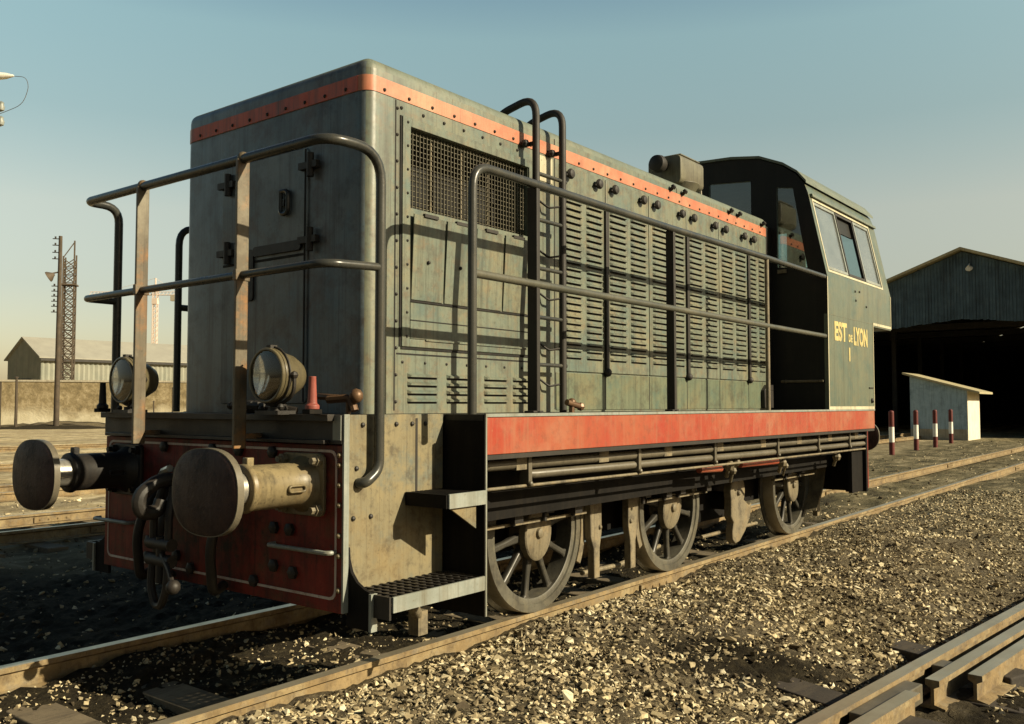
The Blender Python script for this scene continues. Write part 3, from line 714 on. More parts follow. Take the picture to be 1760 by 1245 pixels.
# headlights
def make_lamp(y):
    r = bpy.data.objects.new('headlight', None); COL.objects.link(r); r.parent = loco; r.location = Vector((2.92, y, 1.605)) - Vector(LO); OFF[r.name] = Vector(); r.scale = (.86,) * 3
    q = MB(); q.lathe([(.151, .005), (.165, .008), (.168, .03), (.16, .055), (.15, .07), (.13, .15), (.09, .22), (.04, .25), (.02, .255)], (0, 0, 0), (1, 0, 0), 32)
    sh = q.build('lamp_shell', M['lampbody'], r)
    q = MB(); n = 32
    out = [(.168 * math.cos(2 * math.pi * k / n), .168 * math.sin(2 * math.pi * k / n)) for k in range(n)]
    inn = [(.15 * math.cos(2 * math.pi * k / n), .15 * math.sin(2 * math.pi * k / n)) for k in range(n)]
    q.ring(out, inn, 0, -.022, .004); q.build('lamp_rim', M['lampbody'], r, bevel=.006)
    q = MB(); vs = []; fs = []
    for i in range(9):
        rr = .149 * i / 8
        for k in range(n): a = 2 * math.pi * k / n; vs.append((-.004 + .027 * (1 - (rr / .149) ** 2), max(rr, .0005) * math.cos(a), max(rr, .0005) * math.sin(a)))
    for i in range(8): fs += [(i * n + k, i * n + (k + 1) % n, (i + 1) * n + (k + 1) % n, (i + 1) * n + k) for k in range(n)]
    q.addg(vs, fs); q.build('reflector', M['chrome'], r)
    q = MB(); q.lathe([(.148, -.012), (.148, -.016), (.1, -.026), (.001, -.03)], (0, 0, 0), (1, 0, 0), 32); q.build('lens', M['lens'], r)
    q = MB(); q.tube(fillet([(.05, -.185, .02), (.05, -.185, -.12), (.05, 0, -.2), (.05, .185, -.12), (.05, .185, .02)], .1, 5), .012, 8)
    q.cyl((.05, 0, -.19), (.05, 0, -.215), .04, 12)
    for s in (-1, 1): q.ball((.05, s * .183, .0), .025, 8)
    q.box(-.02, .13, -.1, .1, -.236, -.212); q.cyl((.1, .12, -.22), (.1, .05, -.12), .012, 8)
    q.ball((.02, -.1, -.19), .022, 8); q.ball((.03, .1, -.2), .02, 8)
    q.build('lamp_bracket', M['blacksoft'], r)
    q = MB(); q.tube([(.03 + .0, .168 * math.cos(a) * 1.04, .168 * math.sin(a) * 1.04) for a in np.linspace(R(60), R(300), 14)], .006, 6)
    q.box(.0, .05, -.02, .02, .165, .185); q.build('retaining_ring', M['black'], sh)
    return r
make_lamp(-.715); make_lamp(.715)
for (y, mt) in ((-1.02, 'redlamp'), (1.04, 'blacksoft')):
    q = MB(); q.lathe([(.036, 0), (.036, .02), (.024, .03), (.018, .16), (.02, .165)], (2.96, y, 1.43), (0, 0, 1), 14); q.box(2.92, 3.0, y - .03, y + .03, 1.406, 1.43, 1)
    q.build('lamp_iron', [M[mt], M['deepblack']], loco, bevel=.003)
q = MB(); q.tube(fillet([(3.28, -.98, 1.42), (3.28, -.95, 1.49), (3.25, -.8, 1.48)], .03, 3), .022, 8); q.ball((3.28, -.99, 1.5), .04, 10); q.cyl((3.28, -.93, 1.40), (3.28, -.93, 1.5), .014, 8)
q.tube([(3.27, -.86, 1.49), (3.25, -.7, 1.5), (3.25, -.66, 1.47)], .018, 8)
q.build('hose_coupling', M['brass'], loco)
q = MB()
for k in range(16): q.ball((3.1 + .02 * math.sin(k * 7), -.62 + .03 * k + .01 * math.cos(k * 5), 1.43 + .02 * abs(math.sin(k * 3))), .022 + .01 * abs(math.sin(k * 2.1)), 7)
q.tube([(3.15, -.2, 1.42), (3.15, -.5, 1.44), (3.2, -.6, 1.42)], .02, 8)
q.build('lamp_cables', M['blacksoft'], loco)

# front handrail and its posts
TR = .027
q = MB(); q.tube(fillet([(3.15, -1.155, 1.055), (3.16, -1.20, 1.06), (3.25, -1.20, 1.12), (3.25, -1.20, 2.775), (2.90, -1.18, 2.775), (2.90, 1.18, 2.775), (3.12, 1.18, 2.775), (3.12, 1.18, 1.40)], [.03, .06, .17, .12, .07, .12], 6), TR, 12)
q.build('front_handrail', M['rail_paint'], loco)
q = MB(); q.tube(fillet([(3.25, -1.20, 2.165), (2.90, -1.18, 2.15), (2.90, 1.18, 2.14), (3.12, 1.18, 2.14)], [.1, .05], 5), .022, 12)
q.build('front_mid_rail', M['rail_paint'], loco)
for (y, z0, mt) in ((-.5, 1.12, 'post'), (.5, 1.12, 'post')):
    q = MB(); q.box(2.862, 2.938, y - .011, y + .011, 1.22, 2.77); q.box(2.938, BX, y - .011, y + .011, 1.27, 1.30); q.ball((2.9, y - .002, 2.782), .034, 10)
    q.box(2.855, 2.945, y - .016, y + .016, 2.115, 2.175)
    q.build('handrail_post', M[mt], loco, bevel=.004)
# side handrails, near and far
for s in (-1, 1):
    Y = s * 1.425
    q = MB(); q.tube(fillet([(3.72, Y, 1.402), (3.72, Y, 2.77), (6.0, Y, 2.77), (7.83, Y, 2.785), (9.36, Y, 2.785)], [.14, .01, .01], 6), .026, 12)
    q.build('side_handrail', M['rail_paint'], loco)
    q = MB(); q.tube([(3.72, Y, 2.17), (6.02, Y, 2.17), (7.83, Y, 2.165), (9.36, Y, 2.165)], .024, 12); q.build('side_mid_rail', M['midrail'], loco)
    for (x, wd) in ((4.315, .06), (6.04, .055)):
        ya, yb = sorted((Y + s * .012, Y - s * wd)); q = MB(); q.box(x - .017, x + .017, ya, yb, 1.404, 2.76); q.box(x - .05, x + .05, ya, yb, 1.404, 1.418)
        q.build('rail_post', M['black'], loco, bevel=.004)
    q = MB(); q.cyl((7.83, Y, 1.402), (7.83, Y, 2.78), .02, 10); q.build('rail_post', M['dusty'], loco)
# roof ladder beside the grille
lad = bpy.data.objects.new('roof_ladder', None); COL.objects.link(lad); lad.parent = loco; lad.location = Vector((5.04, -1.0, 1.4)) - Vector(LO); OFF[lad.name] = Vector((5.04, -1.0, 1.4))
for x in (4.885, 5.2):
    q = MB(); q.tube(fillet([(x, -1.0, 1.40), (x, -1.0, 3.56), (x, -.72, 3.5), (x - .02, -.64, 3.43)], [.2, .05], 7), .026, 12); q.build('stile', M['black'], lad)
    q = MB(); q.cyl((x, -1.0, 3.235), (x, -.885, 3.235), .016, 8); q.ball((x - .03, -.93, 3.235), .03, 8); q.build('stile_bracket', M['black'], lad)
for z in (1.724, 2.045, 2.379, 2.711, 3.029):
    q = MB(); q.cyl((4.885, -1.0, z), (5.24, -1.0, z), .014, 10); q.build('rung', M['rail_paint'], lad)
for z in (1.6, 1.85, 2.2, 2.5, 2.85):
    q = MB(); q.tube(fillet([(5.2, -1.0, z), (5.1, -.95, z - .02), (5.06, -.9, z + .03)], .02, 3), .008, 6); q.build('ladder_cleat', M['black'], lad)
q = MB(); q.ball((5.16, -1.1, 1.47), .03, 10); q.cyl((5.1, -1.1, 1.47), (5.24, -1.12, 1.44), .022, 10); q.ball((5.24, -1.12, 1.44), .03, 8); q.cyl((5.16, -1.1, 1.40), (5.16, -1.1, 1.48), .02, 8)
q.build('filler_valve', M['brass'], loco)

# ------------------------------------------------------------------ cab
CX0, CX1, CXL = 9.38, 11.70, 10.95
def cab_section(d):
    h = [(1.45, 2.40), (1.45, 2.80), (1.262, 3.70), (1.225, 3.80), (1.13, 3.92), (.98, 4.03), (.72, 4.145), (.4, 4.19), (0, 4.205)]
    pts = []
    for (y, z) in h: pts.append((y, z))
    full = pts + [(-y, z) for (y, z) in reversed(pts[:-1])]
    if d:
        full = [(y * (1 - d / 1.45), (z - d if z > 2.5 else z)) for (y, z) in full]
    return full
q = MB()
up = cab_section(0)
q.prism(up, 0, CX0, CX1)
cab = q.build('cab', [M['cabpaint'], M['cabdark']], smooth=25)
c = MB(); inner = [(y, z if z > 2.5 else 2.3) for (y, z) in cab_section(.045)]; c.prism(inner, 0, CX0 + .04, CX1 - .04); cut(cab, c)
c = MB()
WY = 1.0
c.prism([(9.475, 2.885), (9.56, 2.872), (11.30, 2.872), (11.40, 2.885), (11.40, 3.61), (11.32, 3.625), (9.5, 3.625), (9.475, 3.61)], 1, -1.6, 1.6)
cut(cab, c)
c = MB()
for s in (-1, 1):
    c.prism([(s * .13, 3.35), (s * .63, 3.35), (s * .63, 3.915), (s * .13, 3.955)], 0, CX0 - .1, CX0 + .1)
    c.prism([(s * .92, 2.93), (s * 1.245, 2.9), (s * 1.10, 3.77), (s * .92, 3.80)], 0, CX0 - .1, CX0 + .1)
    c.prism([(s * .5 - .66, 3.32), (s * .5 - .05, 3.32), (s * .5 - .05, 3.74), (s * .5 - .66, 3.74)] if s > 0 else [(-1.27, 2.95), (-.4, 2.95), (-.4, 3.78), (-1.1, 3.78)], 0, CX1 - .1, CX1 + .1)
cut(cab, c)
for p in cab.data.polygons:
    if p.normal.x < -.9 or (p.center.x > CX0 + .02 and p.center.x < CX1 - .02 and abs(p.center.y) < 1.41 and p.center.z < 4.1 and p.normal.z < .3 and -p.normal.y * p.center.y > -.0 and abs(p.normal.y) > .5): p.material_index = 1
for v in cab.data.vertices: v.co -= Vector(LO)
cab.parent = loco; OFF[cab.name] = Vector(LO)
q = MB()   # lower cab walls
q.box(CX0, CXL, -1.45, -1.41, 1.404, 2.40); q.box(CX0, CXL, 1.41, 1.45, 1.404, 2.40); q.box(CXL - .04, CXL, -1.41, 1.41, 1.404, 2.40)
q.box(CX0, CX0 + .04, -1.41, 1.41, 1.404, 2.40, 1); q.box(CXL + .001, CX1, -1.449, 1.449, 2.37, 2.40)
q.build('cab_lower_body', [M['cabpaint'], M['cabdark']], cab)
q = MB(); q.box(CX0 + .3, CX0 + 1.9, -1.3, 1.3, 2.3, 2.36); q.build('cab_floor', M['cabdark'], cab)
q = MB(); rp = cab_section(-.03)
rp = [(y, z) for (y, z) in rp if z > 3.75]; ro = [(y, z - .028) for (y, z) in rp]
q.prism(rp + ro[::-1], 0, CX0 - .02, CX1 + .03); q.build('cab_roof', M['roofpaint'], cab, smooth=60)
q = MB(); q.box(CX0 - .002, CXL + .003, -1.453, -1.449, 1.404, 1.435); q.box(CXL, CX1 + .004, -1.455, -1.44, 2.385, 2.415); q.box(CXL - .012, CXL + .004, -1.454, -1.449, 1.436, 2.384)
q.box(CX0 - .004, CX0 + .014, -1.454, -1.449, 1.436, 2.79); q.box(CX1 - .014, CX1 + .004, -1.454, -1.449, 2.416, 2.79)
q.build('cream_beading', M['cream'], cab)
q = MB(); q.box(CX0, CXL - .02, -1.452, -1.4495, 2.395, 2.401); q.build('cab_seam', M['green'], cab)
q = MB(); q.box(CXL - .2, CXL - .04, -1.46, -1.449, 1.64, 1.655); q.build('cab_catch', M['black'], cab)
for (x, z, r_) in ((10.3, 2.72, .014), (10.45, 2.73, .014), (10.32, 2.62, .014), (10.7, 2.58, .014), (CXL - .1, 1.5, .03)):
    q = MB(); q.ball((x, -1.451, z), r_, 10); q.build('cab_bolt', M['black'], cab)
# lean of the cab's window wall
def lean(z): return -1.45 + (z - 2.80) * (1.45 - 1.262) / .9
def pane(x0, x1, z0, z1, d, th, mb, m=0):
    mb.addg([(x0, lean(z0) + d, z0), (x1, lean(z0) + d, z0), (x1, lean(z1) + d, z1), (x0, lean(z1) + d, z1), (x0, lean(z0) + d + th, z0), (x1, lean(z0) + d + th, z0), (x1, lean(z1) + d + th, z1), (x0, lean(z1) + d + th, z1)],
            [(0, 1, 2, 3), (7, 6, 5, 4), (0, 4, 5, 1), (1, 5, 6, 2), (2, 6, 7, 3), (3, 7, 4, 0)], m)
def window(x0, x1, z0, z1, fr=.03, gl=True, mt='galv'):
    q = MB()
    pane(x0, x1, z0, z0 + fr, .004, .03, q); pane(x0, x1, z1 - fr, z1, .004, .03, q); pane(x0, x0 + fr, z0 + fr, z1 - fr, .004, .03, q); pane(x1 - fr, x1, z0 + fr, z1 - fr, .004, .03, q)
    o = q.build('side_window', M[mt], cab)
    if gl:
        q = MB(); pane(x0 + fr, x1 - fr, z0 + fr, z1 - fr, .016, .005, q); q.build('glass', M['paleglass'], o)
    return o
window(9.478, 10.16, 2.885, 3.615)
wo = window(10.19, 10.78, 2.885, 3.615, .028, False, 'black')
q = MB(); pane(10.19, 10.79, 3.40, 3.60, .04, .02, q); q.build('blind', M['cabdark'], wo)
window(10.81, 11.395, 2.885, 3.615)
q = MB(); pane(9.45, 11.43, 2.85, 2.874, -.004, .03, q); pane(9.45, 11.43, 3.622, 3.645, -.004, .03, q); pane(9.45, 9.472, 2.874, 3.622, -.004, .03, q); pane(11.404, 11.43, 2.874, 3.622, -.004, .03, q)
q.build('window_surround', M['cream'], cab)
q = MB(); pane(9.42, 11.68, 3.66, 3.69, -.03, .03, q); q.build('rain_gutter', M['roofpaint'], cab)
for s in (-1, 1):
    q = MB(); q.prism([(s * .125, 3.345), (s * .635, 3.345), (s * .635, 3.92), (s * .125, 3.96)], 0, CX0 + .02, CX0 + .026); q.build('front_window', M['glass'], cab)
    q = MB(); q.prism([(s * .915, 2.925), (s * 1.25, 2.895), (s * 1.105, 3.775), (s * .915, 3.805)], 0, CX0 + .02, CX0 + .026); q.build('front_window', M['glass'], cab)
    q = MB(); q.prism([(-.17, 3.31), (.46, 3.31), (.46, 3.75), (-.17, 3.75)] if s > 0 else [(-1.28, 2.94), (-.39, 2.94), (-.39, 3.79), (-1.1, 3.79)], 0, CX1 - .03, CX1 - .024); q.build('rear_window', M['glass'], cab)
q = MB()   # far side glass
for (x0, x1) in ((9.48, 10.15), (10.2, 10.78), (10.82, 11.39)):
    vs = [(x0, 1.43, 2.88), (x1, 1.43, 2.88), (x1, 1.28, 3.62), (x0, 1.28, 3.62)]
    q.addg([(x, y - .02, z) for (x, y, z) in vs] + [(x, y - .026, z) for (x, y, z) in vs], [(0, 1, 2, 3), (7, 6, 5, 4), (0, 4, 5, 1), (1, 5, 6, 2), (2, 6, 7, 3), (3, 7, 4, 0)])
q.build('far_window', M['glass'], cab)
q = MB()
for (x) in (10.175, 10.8): q.prism([(x - .02, 0), (x + .02, 0), (x + .02, .03), (x - .02, .03)], 2, 2.88, 3.62)
q.V = [(x, 1.42 - y - (z - 2.88) * .2, z) for (x, y, z) in q.V]; q.build('far_mullion', M['cabdark'], cab)
q = MB(); q.box(10.25, 10.33, -1.2, -1.12, 2.36, 3.02); q.box(10.2, 10.5, -1.26, -1.06, 3.02, 3.05); q.ball((10.3, -1.2, 3.09), .055, 10, 1); q.tube([(10.3, -1.2, 3.1), (10.34, -1.24, 3.18), (10.32, -1.25, 3.22)], .02, 8, 1); q.ball((10.42, -1.2, 3.1), .05, 10, 1); q.tube([(10.4, -1.2, 3.06), (10.6, -1.22, 2.92)], .018, 8)
q.build('control_stand', [M['cabdark'], M['brass']], cab)
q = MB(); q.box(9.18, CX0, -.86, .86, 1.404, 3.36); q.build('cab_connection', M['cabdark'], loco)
q = MB(); q.tube([(CX0 - .015, -1.40, 1.70), (CX0 - .015, -.95, 1.70)], .014, 8); q.ball((CX0 - .015, -1.0, 1.70), .02, 8)
q.build('cab_step_rail', M['dusty'], cab)
q = MB(); q.box(CX0 - .03, CX0 - .002, -1.02, -.93, 2.86, 2.9); q.build('window_stop', M['dusty'], cab)

def lettering(txt, x, z, h, wscale, name, bold=.012):
    cu = bpy.data.curves.new(name, 'FONT'); cu.body = txt; cu.size = h / .7; cu.extrude = .001; cu.offset = bold; cu.align_x = 'LEFT'
    o = bpy.data.objects.new('tmp', cu); COL.objects.link(o); bpy.context.view_layer.update()
    me = bpy.data.meshes.new_from_object(o.evaluated_get(bpy.context.evaluated_depsgraph_get())); bpy.data.objects.remove(o)
    me.materials.clear(); me.materials.append(M['letters'])
    for v in me.vertices: v.co = Vector((x + v.co.x * wscale, -1.4525 + -v.co.z, z + v.co.y)) - Vector(LO)
    t = bpy.data.objects.new(name, me); COL.objects.link(t); t.parent = cab; return t
lettering('EST', 9.57, 2.145, .185, .98, 'lettering')
lettering('DE', 10.04, 2.145, .075, .95, 'lettering', .005)
lettering('LYON', 10.21, 2.125, .185, .72, 'lettering')
lettering('1', 10.02, 1.94, .13, 1., 'running_number')

# ------------------------------------------------------------------ TRACKS
def rail_mesh(mb, x0, x1, y, step=2.5, top=0., wob=0.):
    prof = [(-.036, 0), (.036, 0), (.037, -.03), (.009, -.045), (.009, -.13), (.065, -.142), (.065, -.152), (-.065, -.152), (-.065, -.142), (-.009, -.13), (-.009, -.045), (-.037, -.03)]
    n = len(prof); xs = np.arange(x0, x1 + step, step); xs[-1] = x1; vs = []; fs = []; ms = []
    for x in xs: vs += [(x, y + p, top + z) for (p, z) in prof]
    for i in range(len(xs) - 1):
        for k in range(n):
            fs.append((i * n + k, i * n + (k + 1) % n, (i + 1) * n + (k + 1) % n, (i + 1) * n + k)); ms.append(1 if k == 0 else 0)
    o = len(mb.V); mb.V += vs; mb.F += [tuple(a + o for a in f) for f in fs]; mb.m += ms
    mb.addg(vs[:n], [tuple(range(n))], 0); mb.addg(vs[-n:], [tuple(range(n))], 0)
def make_track(loc, rz, x0, x1, label, group=None, sl=(0, 30), pitch=.62, smat='sleeper', rails=(-.7535, .7535), half=1.3, bare=()):
    t = thing('railway_track', loc, label, 'railway track', group, rz, local=True)
    for y in rails:
        q = MB(); rail_mesh(q, x0, x1, y); rl = q.build('rail', [M['railside'], M['railtop']], t, smooth=30)
        yy = y
        for xj in np.arange(x0 + 3.9, min(x1, x0 + 40), 9.):
            f = MB(); s = -1
            for sg in (-1, 1):
                ya, yb = sorted((yy + sg * .012, yy + sg * .032)); f.box(xj - .25, xj + .25, ya, yb, -.125, -.05)
                for d in (-.18, -.06, .06, .18): f.ball((xj + d, yy + sg * .034, -.088), .014, 6)
            f.build('fishplate', M['railside'], rl)
    x = sl[0]; k = 0
    while x < sl[1]:
        q = MB(); a = rnd.uniform(-.02, .02); dz = rnd.uniform(-.012, .008)
        q.obox((0, rnd.uniform(-.05, .05), 0), (.24, half * 2, .14), Matrix.Rotation(a, 3, 'Z'))
        q.build('sleeper', M[smat], t, at=(x, sum(rails) / 2, -.225 + dz), bevel=.01)
        x += pitch + rnd.uniform(-.02, .02)
    return t
make_track((0, 0, 0), 0, -6, 140, 'rusty railway track that carries the green locomotive', sl=(.45, 13))
make_track((0, 7.15, 0), 0, -25, 140, 'empty yard track nearest the far side of the locomotive', 'empty yard tracks on the left', sl=(-2, 14), pitch=.7)
make_track((0, 12.6, -.05), 0, -25, 140, 'second empty yard track beyond the locomotive, counted from it', 'empty yard tracks on the left', sl=(3, 3.5))
make_track((0, 19.5, -.06), R(-1.5), -25, 140, 'third empty yard track from the locomotive, in the tan yard', 'empty yard tracks on the left', sl=(3, 3.5))
make_track((0, 30.5, -.08), R(-3), -25, 140, 'farthest empty yard track, close before the pale wall', 'empty yard tracks on the left', sl=(3, 3.5))
# turnout track at the lower right
tt = make_track((4.174, -3.09, 0), R(-6.3), -3.2, 26, 'dark turnout track with double rails and dark timbers at lower right', smat='sleeper_dk', sl=(-2.6, 9), pitch=.66, rails=(0, -1.507), half=1.45)
for (a, b_, y) in ((-1.5, .78, -.165), (1.05, 4.2, -.165), (1.3, 3.2, -.30)):
    q = MB(); rail_mesh(q, a, b_, y, .6, -.004); q.build('check_rail', [M['railside'], M['railtop']], tt, smooth=30)
for (xa, xb, ya) in ((.3, 1.0, -.135), (1.4, 1.55, -.13)):
    q = MB(); q.box(xa, xb, ya, -.04, -.12, -.02); q.build('spacer_block', M['pipe'], tt, bevel=.006)
for (x, y0, y1) in ((.72, -.4, .95), (2.0, -.4, .75)):
    q = MB(); q.obox((0, 0, 0), (.24, y1 - y0, .12), Matrix.Rotation(R(-14), 3, 'Z')); q.build('turnout_timber', M['sleeper_dk'], tt, at=(x, (y0 + y1) / 2, -.165), bevel=.012)

# ------------------------------------------------------------------ GROUND
def sstep(a, b, v):
    t = np.clip((v - a) / (b - a), 0, 1); return t * t * (3 - 2 * t)
rs = np.random.RandomState(5)
WAV = [(rs.uniform(.4, 4.5), rs.uniform(0, 6.28), rs.uniform(0, 6.28)) for _ in range(26)]
def gh(x, y):
    x = np.asarray(x, float); y = np.asarray(y, float)
    h = np.full(np.broadcast(x, y).shape, -.185)
    n = np.zeros_like(h)
    for (f, a, p) in WAV: n += np.sin((x * math.cos(a) + y * math.sin(a)) * f * 1.7 + p) / (1 + f)
    near = (1 - sstep(16, 26, x)) * sstep(-30, -8, x)
    h = h + n * .017 * near + .012 * near * np.sin(x * 9.1 + 2.2 * np.sin(y * 5.3)) * np.sin(y * 11.7 + 1.7 * np.sin(x * 4.1))
    sh = sstep(-3.4, -1.9, y) * (1 - .12 * sstep(-.95, -.70, y)) * (1 - sstep(-.76, -.6, y))            # shoulder right of the track
    h = h + .125 * sh * near
    h = h + .085 * np.exp(-((x - 9.5) / 3.6) ** 2 - ((y + 2.3) / .9) ** 2)
    h = h + .05 * np.exp(-((x - 5.2) / 1.2) ** 2 - ((y + 2.0) / .6) ** 2)
    btw = sstep(-.70, -.5, y) * (1 - sstep(.66, .74, y)); h = h + (.03 + .035 * sstep(.2, .6, y)) * btw * near
    h = h + .04 * sstep(.85, 1.2, y) * (1 - sstep(2.2, 3.2, y)) * near
    return h
def spread(a, b, fine, lo, hi, grow=1.14):
    xs = list(np.arange(a, b, fine)); d = fine; x = xs[-1]
    while x < hi: d *= grow; x += d; xs.append(min(x, hi))
    d = fine; x = a
    while x > lo: d *= grow; x -= d; xs.insert(0, max(x, lo))
    return np.array(xs)
gx = spread(1.5, 14, .055, -900, 1800); gy = spread(-6, 4, .05, -1500, 1800)
GX, GY = np.meshgrid(gx, gy, indexing='ij'); GZ = gh(GX, GY)
fine = (1 - sstep(12, 18, GX)) * sstep(-3, 0, GX) * (1 - sstep(4, 8, GY)) * sstep(-9, -6, GY)
GZ = GZ + rs.normal(0, .008, GZ.shape) * fine
nx, ny = GX.shape
me = bpy.data.meshes.new('ground')
idx = np.arange(nx * ny).reshape(nx, ny)
fa = np.stack([idx[:-1, :-1], idx[1:, :-1], idx[1:, 1:], idx[:-1, 1:]], -1).reshape(-1, 4)
me.vertices.add(nx * ny); me.vertices.foreach_set('co', np.stack([GX, GY, GZ], -1).ravel())
me.loops.add(fa.size); me.loops.foreach_set('vertex_index', fa.ravel())
me.polygons.add(len(fa)); me.polygons.foreach_set('loop_start', np.arange(0, fa.size, 4)); me.polygons.foreach_set('loop_total', np.full(len(fa), 4))
me.polygons.foreach_set('use_smooth', np.ones(len(fa), bool))
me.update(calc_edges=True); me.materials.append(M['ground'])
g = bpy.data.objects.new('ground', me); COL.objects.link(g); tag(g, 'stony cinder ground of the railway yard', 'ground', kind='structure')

# loose ballast stones: a set of angular broken shapes, each stone one of them turned and scaled
def shards(k, seed):
    r_ = np.random.RandomState(seed); out = []
    for i in range(k):
        p = r_.normal(size=(r_.randint(7, 11), 3)); p /= np.linalg.norm(p, axis=1)[:, None]
        p *= r_.uniform(.75, 1.15, (len(p), 1)) * np.array([r_.uniform(.9, 1.3), r_.uniform(.7, 1.), r_.uniform(.45, .8)])
        bm = bmesh.new(); vs = [bm.verts.new(q) for q in p]
        res = bmesh.ops.convex_hull(bm, input=vs)
        bmesh.ops.delete(bm, geom=[v for v in bm.verts if not v.link_faces], context='VERTS')
        bm.verts.index_update(); bm.verts.ensure_lookup_table()
        out.append((np.array([v.co[:] for v in bm.verts]), np.array([[v.index for v in f.verts] for f in bm.faces]))); bm.free()
    return out
SHARDS = shards(28, 3)
def stones(name, X, Y, S, label, seed):
    r_ = np.random.RandomState(seed); pick = r_.randint(0, len(SHARDS), len(X)); VV = []; FF = []; base = 0
    for k, (V0, F0) in enumerate(SHARDS):
        sel = np.where(pick == k)[0]; n = len(sel)
        if not n: continue
        ang = r_.uniform(0, 2 * math.pi, n); tx = r_.normal(0, .35, n); ty = r_.normal(0, .35, n)
        ca, sa = np.cos(ang), np.sin(ang)
        Q = np.zeros((n, 3, 3)); Q[:, 0, 0] = ca; Q[:, 0, 1] = -sa; Q[:, 1, 0] = sa; Q[:, 1, 1] = ca; Q[:, 2, 2] = 1
        A = np.zeros((n, 3, 3)); A[:, 0, 0] = np.cos(tx); A[:, 0, 2] = np.sin(tx); A[:, 2, 0] = -np.sin(tx); A[:, 2, 2] = np.cos(tx); A[:, 1, 1] = 1
        B = np.zeros((n, 3, 3)); B[:, 0, 0] = 1; B[:, 1, 1] = np.cos(ty); B[:, 1, 2] = -np.sin(ty); B[:, 2, 1] = np.sin(ty); B[:, 2, 2] = np.cos(ty)
        V = np.einsum('nij,kj->nki', Q @ A @ B, V0) * S[sel][:, None, None]
        V[:, :, 0] += X[sel][:, None]; V[:, :, 1] += Y[sel][:, None]; V[:, :, 2] += (gh(X[sel], Y[sel]) + S[sel] * r_.uniform(-.3, .45, n))[:, None]
        VV.append(V.reshape(-1, 3)); FF.append((F0[None] + (np.arange(n) * len(V0))[:, None, None] + base).reshape(-1, 3)); base += n * len(V0)
    V = np.concatenate(VV); F = np.concatenate(FF)
    me = bpy.data.meshes.new(name)
    me.vertices.add(len(V)); me.vertices.foreach_set('co', V.ravel())
    me.loops.add(F.size); me.loops.foreach_set('vertex_index', F.ravel())
    me.polygons.add(len(F)); me.polygons.foreach_set('loop_start', np.arange(0, F.size, 3)); me.polygons.foreach_set('loop_total', np.full(len(F), 3))
    me.polygons.foreach_set('use_smooth', np.zeros(len(F), bool))
    me.update(calc_edges=True); me.materials.append(M['gravel'])
    o = bpy.data.objects.new(name, me); COL.objects.link(o); return tag(o, label, 'gravel', kind='stuff')
def scatter(n, x0, x1, y0, y1, smin, smax, seed, pw=1.):
    r_ = np.random.RandomState(seed)
    u = r_.uniform(0, 1, n); X = (x0 ** (1 - pw) + u * (x1 ** (1 - pw) - x0 ** (1 - pw))) ** (1 / (1 - pw)) if pw != 1 else x0 * (x1 / x0) ** u
    Y = r_.uniform(y0, y1, n); S = smin * (smax / smin) ** (r_.uniform(0, 1, n) ** 1.7)
    ok = np.ones(n, bool)
    for yr in (-.7535, .7535): ok &= np.abs(Y - yr) > .07 + S
    # keep the turnout's rails clear
    dx = X - 4.174; yt = -3.09 - dx * math.tan(R(6.3))
    for d in (0, -.165, -.30): ok &= ~((np.abs(Y - yt - d) < .06 + S) & (X > 1))
    inner = (Y < yt - .05); ok &= ~(inner & (r_.uniform(0, 1, n) < .72))
    # bare oily patches
    f = np.sin(X * 1.9 + 1.1) * np.sin(Y * 2.7 + X * .8) + .4 * np.sin(X * 5.1 + Y * 3.3)
    ok &= ~((f > .75) & (r_.uniform(0, 1, n) < .5))
    dk = np.exp(-(((X - 5.0 + (Y + 2.4) * .5) / .3) ** 2 + ((Y + 2.5) / .45) ** 2)); ok &= r_.uniform(0, 1, n) > dk * 1.1
    return X[ok], Y[ok], S[ok]
parts = [scatter(88000, 2.3, 18, -3.7, -.8, .006, .03, 1), scatter(18000, 3.5, 28, -7, -3.4, .007, .034, 2, .5), scatter(5000, 12, 45, -8, 3.5, .012, .05, 7),
         scatter(5500, 1.8, 14, -.7, .7, .007, .026, 3), scatter(900, 2.5, 14, -3.2, -.85, .026, .048, 4)]
X, Y, S = (np.concatenate([p[i] for p in parts]) for i in range(3))
stones('ballast_gravel', X, Y, S, 'coarse tan ballast stones lying along the track', 11)
parts = [scatter(3000, 1.2, 10, .85, 6.2, .009, .035, 5), scatter(2500, 2.5, 14, 6., 16, .012, .05, 6)]
X, Y, S = (np.concatenate([p[i] for p in parts]) for i in range(3))
stones('yard_gravel', X, Y, S, 'scattered loose stones in the yard beyond the locomotive', 12)

# ------------------------------------------------------------------ LEFT BACKGROUND
def corr(mb, p0, p1, z0, z1, amp=.06, pitch=.5, m=0):
    """upright corrugated sheet from p0 to p1 (2-D), z0..z1"""
    p0, p1 = Vector(p0), Vector(p1); L = (p1 - p0).length; d = (p1 - p0) / L; nrm = Vector((d.y, -d.x)); n = max(2, int(L / pitch * 4)); vs = []; fs = []
    for i in range(n + 1):
        q = p0 + d * (L * i / n) + nrm * amp * math.sin(i * math.pi / 2)
        za = z1(i / n) if callable(z1) else z1
        vs += [(q.x, q.y, z0), (q.x, q.y, za)]
    for i in range(n): fs.append((2 * i, 2 * i + 2, 2 * i + 3, 2 * i + 1))
    mb.addg(vs, fs, m)
t = thing('storage_shed', (42.7, 92.8, -.3), 'long low grey corrugated shed with a pale pitched roof behind the wall', 'shed', rz=R(-4), local=True)
HWS, EV, RG, LS = 4.5, 6.6, 8.7, 60
q = MB(); corr(q, (0, -HWS), (LS, -HWS), 0, EV); corr(q, (0, HWS), (LS, HWS), 0, EV); q.build('shed_wall', M['shedcorr'], t)
